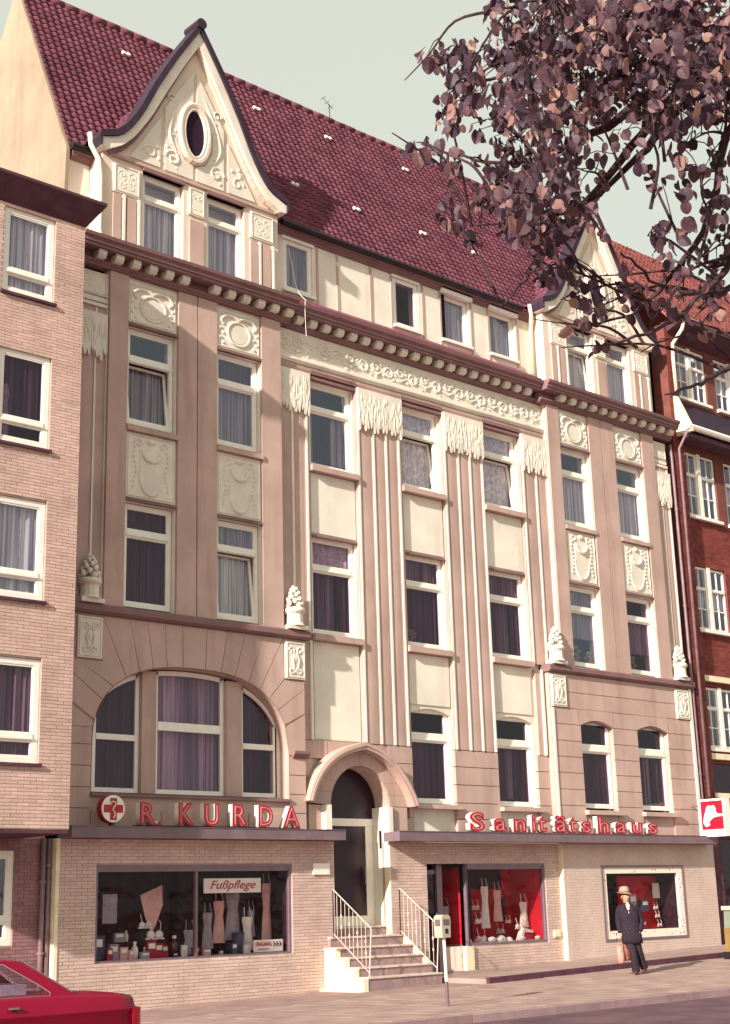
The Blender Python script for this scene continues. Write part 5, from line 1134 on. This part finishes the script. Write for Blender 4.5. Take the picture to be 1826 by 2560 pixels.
def hand(wr, dirv, curl):
    hV = [(*wr, .028, .02), (wr[0] + dirv[0] * .05, wr[1] + dirv[1] * .05, wr[2] + dirv[2] * .05, .036, .018)]; E2 = [(0, 1)]
    for k in range(4):
        o_ = (-1.5 + k) * .018; L_ = (.075, .088, .085, .068)[k]; b0 = (hV[1][0] + o_ * .5, hV[1][1] + o_ * .85, hV[1][2] - .03)
        i0 = len(hV); hV += [(*b0, .010), (b0[0] - .012 * curl, b0[1] - .006, b0[2] - L_ * .5, .009), (b0[0] - .045 * curl, b0[1] - .004, b0[2] - L_ * .85, .008)]; E2 += [(1, i0), (i0, i0 + 1), (i0 + 1, i0 + 2)]
    i0 = len(hV); hV += [(wr[0] - .03, wr[1] - .03, wr[2] - .04, .011), (wr[0] - .045, wr[1] - .04, wr[2] - .08, .009)]; E2 += [(1, i0), (i0, i0 + 1)]
    return skin('hand', hV, E2, man, 'skin', 1)
hand((-.27, -.04, .90), (-.02, 0, -1), 1.0); hand((.13, -.08, .93), (-.1, -.05, -1), 1.2)
def bag(name, label, r0, r1, z0, z1, d, m, group):
    g = thing(name, label, 'bag', mp((r0 + r1) / 2, d, z0), group); rc = (r0 + r1) / 2; b = MB(); n = 7
    rows = [(0, .92, .08), (.12, 1.0, .10), (.55, .98, .10), (.9, .86, .05), (1, .84, .025)]
    for t, kx, dp in rows:
        for k in range(8):
            a = 6.2832 * k / 8; b.v.append(tuple(mp(rc + (r1 - r0) / 2 * kx * max(-1, min(1, 1.25 * math.cos(a))), d + dp * math.sin(a), z0 + (z1 - z0) * t + .008 * math.sin(3 * k + 5 * t))))
    for i in range(4):
        for k in range(8): b.f.append((8 * i + k, 8 * i + (k + 1) % 8, 8 * i + 8 + (k + 1) % 8, 8 * i + 8 + k))
    b.f.append(tuple(range(8))[::-1]); part('sack', b, m, g, True)
    for s in (-1, 1): part('handle', MB().tube([mp(rc - .07, d + s * .02, z1), mp(rc - .03, d + s * .012, z1 + .08), mp(-.285, -.04, .82), mp(rc + .04, d + s * .012, z1 + .08), mp(rc + .07, d + s * .02, z1)], .007, 5), m, g)
bag('shopping_bag', "brown shopping bag in the walking man's hand", -.31, -.10, .30, .70, -.02, 'bag_brown', 'bags carried by the man'); bag('shopping_bag', 'pale carrier bag hanging beside the brown shopping bag', -.42, -.25, .24, .62, -.10, 'bag_pale', 'bags carried by the man')

# ================================================================== red car parked on the left
mat('car_red', '#84002a', rough=.35, var=.03, scale=2, bump=0, spec=.25); mat('chrome', '#c8c0c4', rough=.2, var=.05, metal=.9, bump=0); mat('tyre', '#2a2024', rough=.9); mat('lamp_red', '#8a1420', rough=.2, bump=0, spec=.6); mat('rubber', '#2e2428', rough=.7)
bt = MATS['car_red'].node_tree.nodes['Principled BSDF']; bt.inputs['Coat Weight'].default_value = .05; bt.inputs['Coat Roughness'].default_value = .06
CXR, CYN, CW = -3.05, -7.30, 1.64; CZ0 = -.335
car = thing('parked_car', 'red saloon car parked at the lower left corner', 'car', (CXR - 2.1, CYN + CW / 2, CZ0))
def cp(a, b, z): return (CXR - a, CYN + b, CZ0 + z)      # a metres ahead of the tail, b across from the near side
ST_ = [(.02, .80, .10, .42), (.06, .86, .04, .38), (.30, .895, .01, .32), (1.0, .93, 0, .28), (1.8, .94, 0, .26), (2.9, .93, 0, .26), (3.3, .92, 0, .27), (4.0, .84, .02, .3), (4.22, .78, .06, .34), (4.28, .66, .12, .40)]
b = MB()
for a, zd, ins, zs_ in ST_:
    zc = min(.70, zd - .1)
    half = [(ins + .06, zs_), (ins + .015, zs_ + .12), (ins + .02, zc - .05), (ins, zc - .025), (ins, zc), (ins + .03, zc + .045), (ins + .05, zd - .05), (ins + .10, zd - .008), (ins + .30, zd + .012), (CW / 2, zd + .018)]
    b.v += [cp(a, p, z) for p, z in half] + [cp(a, CW - p, z) for p, z in half[-2::-1]]
n = 19
for i in range(len(ST_) - 1):
    for k in range(n - 1): b.f.append((i * n + k, i * n + k + 1, (i + 1) * n + k + 1, (i + 1) * n + k))
b.f.append(tuple(range(n))); b.f.append(tuple(range((len(ST_) - 1) * n, len(ST_) * n))[::-1])
part('body', b, 'car_red', car, True)
g0 = [(.98, .925), (1.72, 1.375), (2.0, 1.40), (2.75, 1.40), (3.0, 1.36), (3.62, .92)]
gm = MB()
def ins_(z): return .10 + .20 * (z - .92) / .48
for a, z in g0:
    i_ = ins_(z); gm.v += [cp(a, i_, z - .02), cp(a, i_ + .05, z + .006), cp(a, CW / 2, z + .018), cp(a, CW - i_ - .05, z + .006), cp(a, CW - i_, z - .02)]
for i in range(5):
    if i in (1, 2, 3):
        for k in range(4): gm.f.append((5 * i + k, 5 * i + k + 1, 5 * i + 5 + k + 1, 5 * i + 5 + k))
part('roof', gm, 'car_red', car, True)
def side(a, z): return cp(a, ins_(z), z)
for s in (0, 1):
    f_ = (lambda a, z: cp(a, ins_(z), z)) if s == 0 else (lambda a, z: cp(a, CW - ins_(z), z))
    cpil = MB().add([f_(.95, .90), f_(1.35, .92), f_(1.50, 1.06), f_(1.98, 1.34), f_(2.0, 1.39), f_(1.70, 1.37)], [(0, 1, 2, 3, 4, 5)]); part('rear_pillar', cpil, 'car_red', car)
    part('side_frame', MB().add([f_(1.98, 1.34), f_(2.95, 1.33), f_(3.02, 1.36), f_(2.0, 1.395)], [(0, 1, 2, 3)]).add([f_(2.95, 1.33), f_(3.48, .94), f_(3.62, .92), f_(3.02, 1.36)], [(0, 1, 2, 3)]), 'car_red', car)
    sg = part('side_window', MB().add([f_(1.37, .93), f_(3.46, .935), f_(2.94, 1.325), f_(1.98, 1.33), f_(1.52, 1.05)], [(0, 1, 2, 3, 4)]), 'glass_dark', car)
    part('window_trim', MB().tube([f_(1.36, .925), f_(2.4, .925), f_(3.47, .93)], .010, 5).tube([f_(1.36, .925), f_(1.34, .96), f_(1.50, 1.07), f_(1.97, 1.345), f_(2.95, 1.335)], .008, 5), 'chrome', sg, kind='stuff')
part('rear_window', MB().quad(cp(1.02, ins_(.95) + .10, .965), cp(1.68, ins_(1.35) + .08, 1.37), cp(1.68, CW - ins_(1.35) - .08, 1.37), cp(1.02, CW - ins_(.95) - .10, .965)), 'glass_dark', car)
part('window_seal', MB().tube([cp(1.0, ins_(.95) + .04, .955), cp(1.70, ins_(1.35) + .04, 1.385)], .014, 5), 'chrome', car)
part('windscreen', MB().quad(cp(3.58, ins_(.95) + .06, .95), cp(3.02, ins_(1.35) + .06, 1.36), cp(3.02, CW - ins_(1.35) - .06, 1.36), cp(3.58, CW - ins_(.95) - .06, .95)), 'glass_dark', car)
part('seat', MB().box(CXR - 2.1, CXR - 1.6, CYN + .3, CYN + CW - .3, CZ0 + .5, CZ0 + 1.08), 'cloth_dim', car); part('seat', MB().box(CXR - 2.9, CXR - 2.6, CYN + .3, CYN + CW - .3, CZ0 + .5, CZ0 + 1.1), 'cloth_dim', car)
part('cabin_floor', MB().box(CXR - 3.6, CXR - 1.2, CYN + .15, CYN + CW - .15, CZ0 + .45, CZ0 + .5), 'rubber', car)
for s in (0, 1):
    y0_ = .02 if s == 0 else CW - .26
    tl = part('tail_lamp', MB().box(CXR - .10, CXR + .012, CYN + y0_, CYN + y0_ + .24, CZ0 + .47, CZ0 + .70), 'lamp_red', car); part('lamp_rim', MB().tube([cp(-.014, y0_, .47), cp(-.014, y0_ + .24, .47), cp(-.014, y0_ + .24, .70), cp(-.014, y0_, .70)], .009, 5, True), 'chrome', tl)
part('bumper', MB().box(CXR - .06, CXR + .12, CYN - .02, CYN + CW + .02, CZ0 + .34, CZ0 + .45), 'chrome', car); part('bumper', MB().box(CXR - 4.38, CXR - 4.22, CYN - .02, CYN + CW + .02, CZ0 + .34, CZ0 + .45), 'chrome', car)
part('number_plate', MB().box(CXR + .0, CXR + .03, CYN + .55, CYN + 1.09, CZ0 + .5, CZ0 + .61), 'sign_white', car)
part('door_handle', MB().box(CXR - 2.0, CXR - 1.86, CYN - .02, CYN + .02, CZ0 + .79, CZ0 + .815), 'chrome', car)
for a in (.85, 3.35):
    for yy in (.08, CW - .20):
        wv = MB(); wv.prism([(.29 * math.cos(6.2832 * i / 20), .29 * math.sin(6.2832 * i / 20)) for i in range(20)], lambda p: (CXR - a + p[0], CYN + yy - .05, CZ0 + .285 + p[1]), lambda p: (CXR - a + p[0], CYN + yy + .13, CZ0 + .285 + p[1]))
        wo = part('wheel', wv, 'tyre', car); wv = MB(); wv.prism([(.18 * math.cos(6.2832 * i / 16), .18 * math.sin(6.2832 * i / 16)) for i in range(16)], lambda p: (CXR - a + p[0], CYN + yy - .06, CZ0 + .285 + p[1]), lambda p: (CXR - a + p[0], CYN + yy + .14, CZ0 + .285 + p[1])); part('rim', wv, 'chrome', wo)

# ================================================================== tree overhead on the right
def ray(px, py, dist):                                   # px, py on a 1624 x 2277 view of the photograph
    x = (px * 1.12438 - 913) / 3570.17; y = -(py * 1.12438 - 1280) / 3570.17
    return CAM + (RIGHT * x + UP * y - BACK).normalized() * dist
lf = bpy.data.materials.new('leaf'); lf.use_nodes = True; MATS['leaf'] = lf
N_ = lf.node_tree.nodes; L_ = lf.node_tree.links; b_ = N_['Principled BSDF']; b_.inputs['Roughness'].default_value = .55
oi = N_.new('ShaderNodeObjectInfo'); ge = N_.new('ShaderNodeNewGeometry'); ad = N_.new('ShaderNodeMath'); ad.operation = 'ADD'; fr = N_.new('ShaderNodeMath'); fr.operation = 'FRACT'
L_.new(oi.outputs['Random'], ad.inputs[0]); L_.new(ge.outputs['Random Per Island'], ad.inputs[1]); L_.new(ad.outputs[0], fr.inputs[0])
cr = N_.new('ShaderNodeValToRGB'); L_.new(fr.outputs[0], cr.inputs[0]); E2 = cr.color_ramp.elements
E2[0].color = (*lin('#3a2436'), 1); E2[1].color = (*lin('#a88078'), 1); e = E2.new(.5); e.color = (*lin('#4e3444'), 1); e = E2.new(.85); e.color = (*lin('#6e4c52'), 1)
tr = N_.new('ShaderNodeBsdfTranslucent'); ms = N_.new('ShaderNodeMixShader'); ms.inputs[0].default_value = .35; L_.new(cr.outputs[0], tr.inputs[0]); L_.new(cr.outputs[0], b_.inputs['Base Color'])
L_.new(b_.outputs[0], ms.inputs[1]); L_.new(tr.outputs[0], ms.inputs[2]); L_.new(ms.outputs[0], N_['Material Output'].inputs[0])
mat('bark', '#4a363c', rough=.9, var=.25, scale=9, bump=.5, bscale=30)
TB = Vector((-6.0, -21.6, -.08))
tree = thing('linden_tree', 'broad-leaved tree whose branches hang into the upper right corner', 'tree', TB)
trunk = MB(); TP = [TB + Vector(v) for v in ((0, 0, -.1), (.02, 0, .5), (.05, .03, 2.2), (-.05, .08, 4.2), (-.15, .1, 5.8), (-.1, .2, 7.6), (.1, .3, 9.6))]
trunk.tube(TP, [.30, .24, .20, .18, .16, .12, .07], 12); tk = part('trunk', trunk, 'bark', tree, True)
LIMB = [([(1700, 60), (1500, 210), (1330, 420), (1180, 600), (1120, 680)], 5.4, 8.6), ([(1720, 250), (1560, 520), (1430, 680), (1290, 730)], 4.4, 7.6), ([(1720, -100), (1400, 60), (1180, 150), (1000, 200)], 5.9, 8.2), ([(1700, 100), (1350, 280), (1150, 360), (960, 330)], 5.5, 8.8), ([(1760, 500), (1600, 620), (1480, 720), (1330, 775)], 4.2, 6.8), ([(1780, 560), (1624, 640), (1480, 640), (1380, 560)], 4.4, 7.4), ([(1750, 0), (1560, 180), (1440, 330), (1260, 470), (1050, 500)], 5.2, 8.2), ([(1800, -150), (1550, -60), (1300, -20), (1100, 20)], 6.4, 8.0), ([(1780, 740), (1660, 800), (1560, 850), (1480, 880)], 4.0, 6.9)]
segs = []
for pts, zat, dist in LIMB:
    start = TB + Vector((-.1, .1, zat)); W = [start]
    for i, p in enumerate(pts): W.append(ray(p[0], p[1], 8.9 + (dist - 8.9) * (i + 1) / len(pts)))
    P = [q + Vector((random.uniform(-.012, .012), random.uniform(-.012, .012), random.uniform(-.012, .012))) for q in smooth(W, 7)]; m_ = len(P); b = MB(); b.tube(P, [(.06 if zat > 5 else .035) * (1 - i / m_) ** 1.5 + .005 for i in range(m_)], 6); part('limb', b, 'bark', tree, True); segs += P[5:]
CL = [(1010, 130, 48, 26), (955, 120, 22, 9), (1065, 115, 40, 20), (1130, 40, 55, 42), (1170, 120, 70, 60), (1250, 60, 90, 95), (1350, 60, 95, 85), (1450, 70, 110, 100), (1560, 60, 100, 95), (1015, 215, 42, 20), (1045, 180, 40, 20), (1000, 262, 32, 15), (1100, 240, 65, 48), (1185, 200, 80, 75), (1290, 180, 95, 75), (1400, 170, 100, 75), (1500, 200, 100, 75), (1590, 180, 80, 85), (955, 325, 28, 10), (1000, 345, 28, 11), (925, 330, 14, 4), (1070, 355, 22, 5), (1150, 310, 60, 38), (1240, 290, 75, 60), (1340, 280, 80, 24), (1450, 300, 80, 24), (1560, 300, 85, 40), (1105, 400, 40, 40), (1150, 430, 50, 60), (1220, 390, 60, 60), (1300, 380, 60, 18), (1075, 435, 28, 22), (1005, 465, 36, 20), (1150, 490, 40, 34), (1205, 515, 48, 46), (1260, 470, 50, 46), (1330, 505, 26, 5), (1450, 395, 40, 9), (1560, 430, 70, 34), (1605, 540, 55, 26), (1480, 530, 42, 14), (1520, 600, 52, 16), (1600, 640, 45, 24), (1260, 600, 36, 22), (1200, 600, 28, 14), (1305, 645, 36, 14), (1315, 685, 34, 12), (1360, 670, 30, 9), (1280, 722, 22, 5), (1335, 768, 22, 7), (1425, 660, 46, 12), (1490, 665, 40, 14), (1400, 610, 36, 8), (1560, 720, 50, 10), (1470, 760, 30, 2), (1040, 530, 10, 1), (1700, 100, 120, 90), (1720, 330, 110, 70), (1690, 560, 80, 40), (1300, -60, 120, 60), (1500, -70, 130, 70), (1120, -50, 60, 20), (1760, -80, 150, 70)]
leaf_v = [(0, 0, 0), (0, -.006, -.045), (0, -.012, -.085), (0, -.022, -.118)]; leaf_f = []
half = [(.022, .004, .004), (.042, .008, -.014), (.052, .012, -.042), (.050, .010, -.070), (.038, .002, -.094), (.019, -.012, -.110)]
for s in (-1, 1):
    n0 = len(leaf_v); leaf_v += [(s * a, b, c) for a, b, c in half]
    F_ = [(0, n0, n0 + 1, 1), (1, n0 + 1, n0 + 2), (1, n0 + 2, n0 + 3, 2), (2, n0 + 3, n0 + 4), (2, n0 + 4, n0 + 5, 3)]
    leaf_f += [f if s < 0 else f[::-1] for f in F_]
leaves = []; tw = MB()
for px, py, r, n in CL:
    n = int(n * ((2.0 if py < 230 else 1.1) if r > 60 else 1.5 if r > 30 else 1.3) * (.7 if py > 560 else 1)); near = None; zd = random.uniform(6.8, 8.6)
    c = ray(px, py, zd); near = min(segs, key=lambda q: (q - c).length); segs = [q for q in segs if (q - near).length > .12]
    c2 = ray(px, py, (near - CAM).length + random.uniform(-.5, .3)); 
    st_ = near if (near - c2).length < .7 else c2 + (near - c2).normalized() * .35
    end = c2 + (c2 - st_).normalized() * random.uniform(.1, .25); TWP = smooth([st_, st_.lerp(c2, .5) + Vector((random.uniform(-.05, .05), random.uniform(-.05, .05), .05)), c2, end + Vector((0, 0, -.06))], 4)
    tw.tube(TWP, [.010 - .0006 * k for k in range(len(TWP))], 5)
    for i in range(n):
        while True:
            u, v = random.uniform(-1, 1), random.uniform(-1, 1)
            if u * u + v * v < 1: break
        dd_ = (c2 - CAM).length + random.gauss(0, .45); p = ray(px + u * r, py + v * r, max(5.8, dd_))
        q = min(random.sample(TWP, 5), key=lambda q: (q - p).length)
        if i % 3 == 0 and (q - p).length < .5: tw.tube([q, q.lerp(p, .55) + Vector((0, 0, .025)), p], [.004, .003, .002], 4)
        leaves.append((p, random.choice((random.uniform(.30, .52), random.uniform(.42, .70))), Euler((random.gauss(0, .45), random.gauss(0, .35), random.uniform(0, 6.28)))))
part('twigs', tw, 'bark', tree, kind='stuff')
leaves.sort(key=lambda q: (q[0] - CAM).length / q[1])
lme = bpy.data.meshes.new('leaf'); lme.from_pydata(leaf_v, [], leaf_f); lme.materials.append(lf); lme.update()
rest = MB()
inview = lambda p: True
for i, (p, s, e) in enumerate(leaves):
    if i < 300: o = place('leaf', lme, tree, p, e); o.scale = (s, s, s)
    else: M = e.to_matrix() * s; rest.add([M @ Vector(v) + p for v in leaf_v], leaf_f)
place('foliage', rest.mesh('foliage', 'leaf', False, False), tree, kind='stuff')
cb = thing('hanging_cable', 'thin pale cable dangling from the attic window over the cornice', 'cable', (5.9, -.3, 14.9))
part('wire', MB().stube([(6.06, .50, 17.55), (6.12, .45, 17.0), (6.15, .30, 16.35), (6.0, -.20, 15.86), (5.86, -.34, 15.72), (5.85, -.35, 15.3), (5.88, -.34, 14.85)], .007, 5), 'white_paint', cb)

def plant(x, y, z, h, label):
    g = thing('potted_plant', label, 'plant', (x, y, z), 'plants standing inside the windows')
    part('pot', MB().lathe(x, y, [(.06, z), (.085, z + .12)], 10), 'bag_brown', g, True)
    for i in range(9):
        a = i * 2.4; r = random.uniform(.06, .16); zz = z + .16 + h * i / 9
        part('leaf', MB().ball((x + r * math.cos(a), y + r * .4 * math.sin(a), zz), .06, 1.3, .4, .8, 6, 4), 'box_green', g)
plant(15.82, .285, 7.90, .32, 'leafy plant inside the lower left window of the right wing'); plant(16.4, .285, 7.90, .2, 'low plant at the right of the lower left window of the right wing')
plant(18.3, .285, 7.90, .25, 'leafy plant inside the lower right window of the right wing'); plant(9.75, .49, 7.9, .16, 'low plant inside the middle window of the second row')
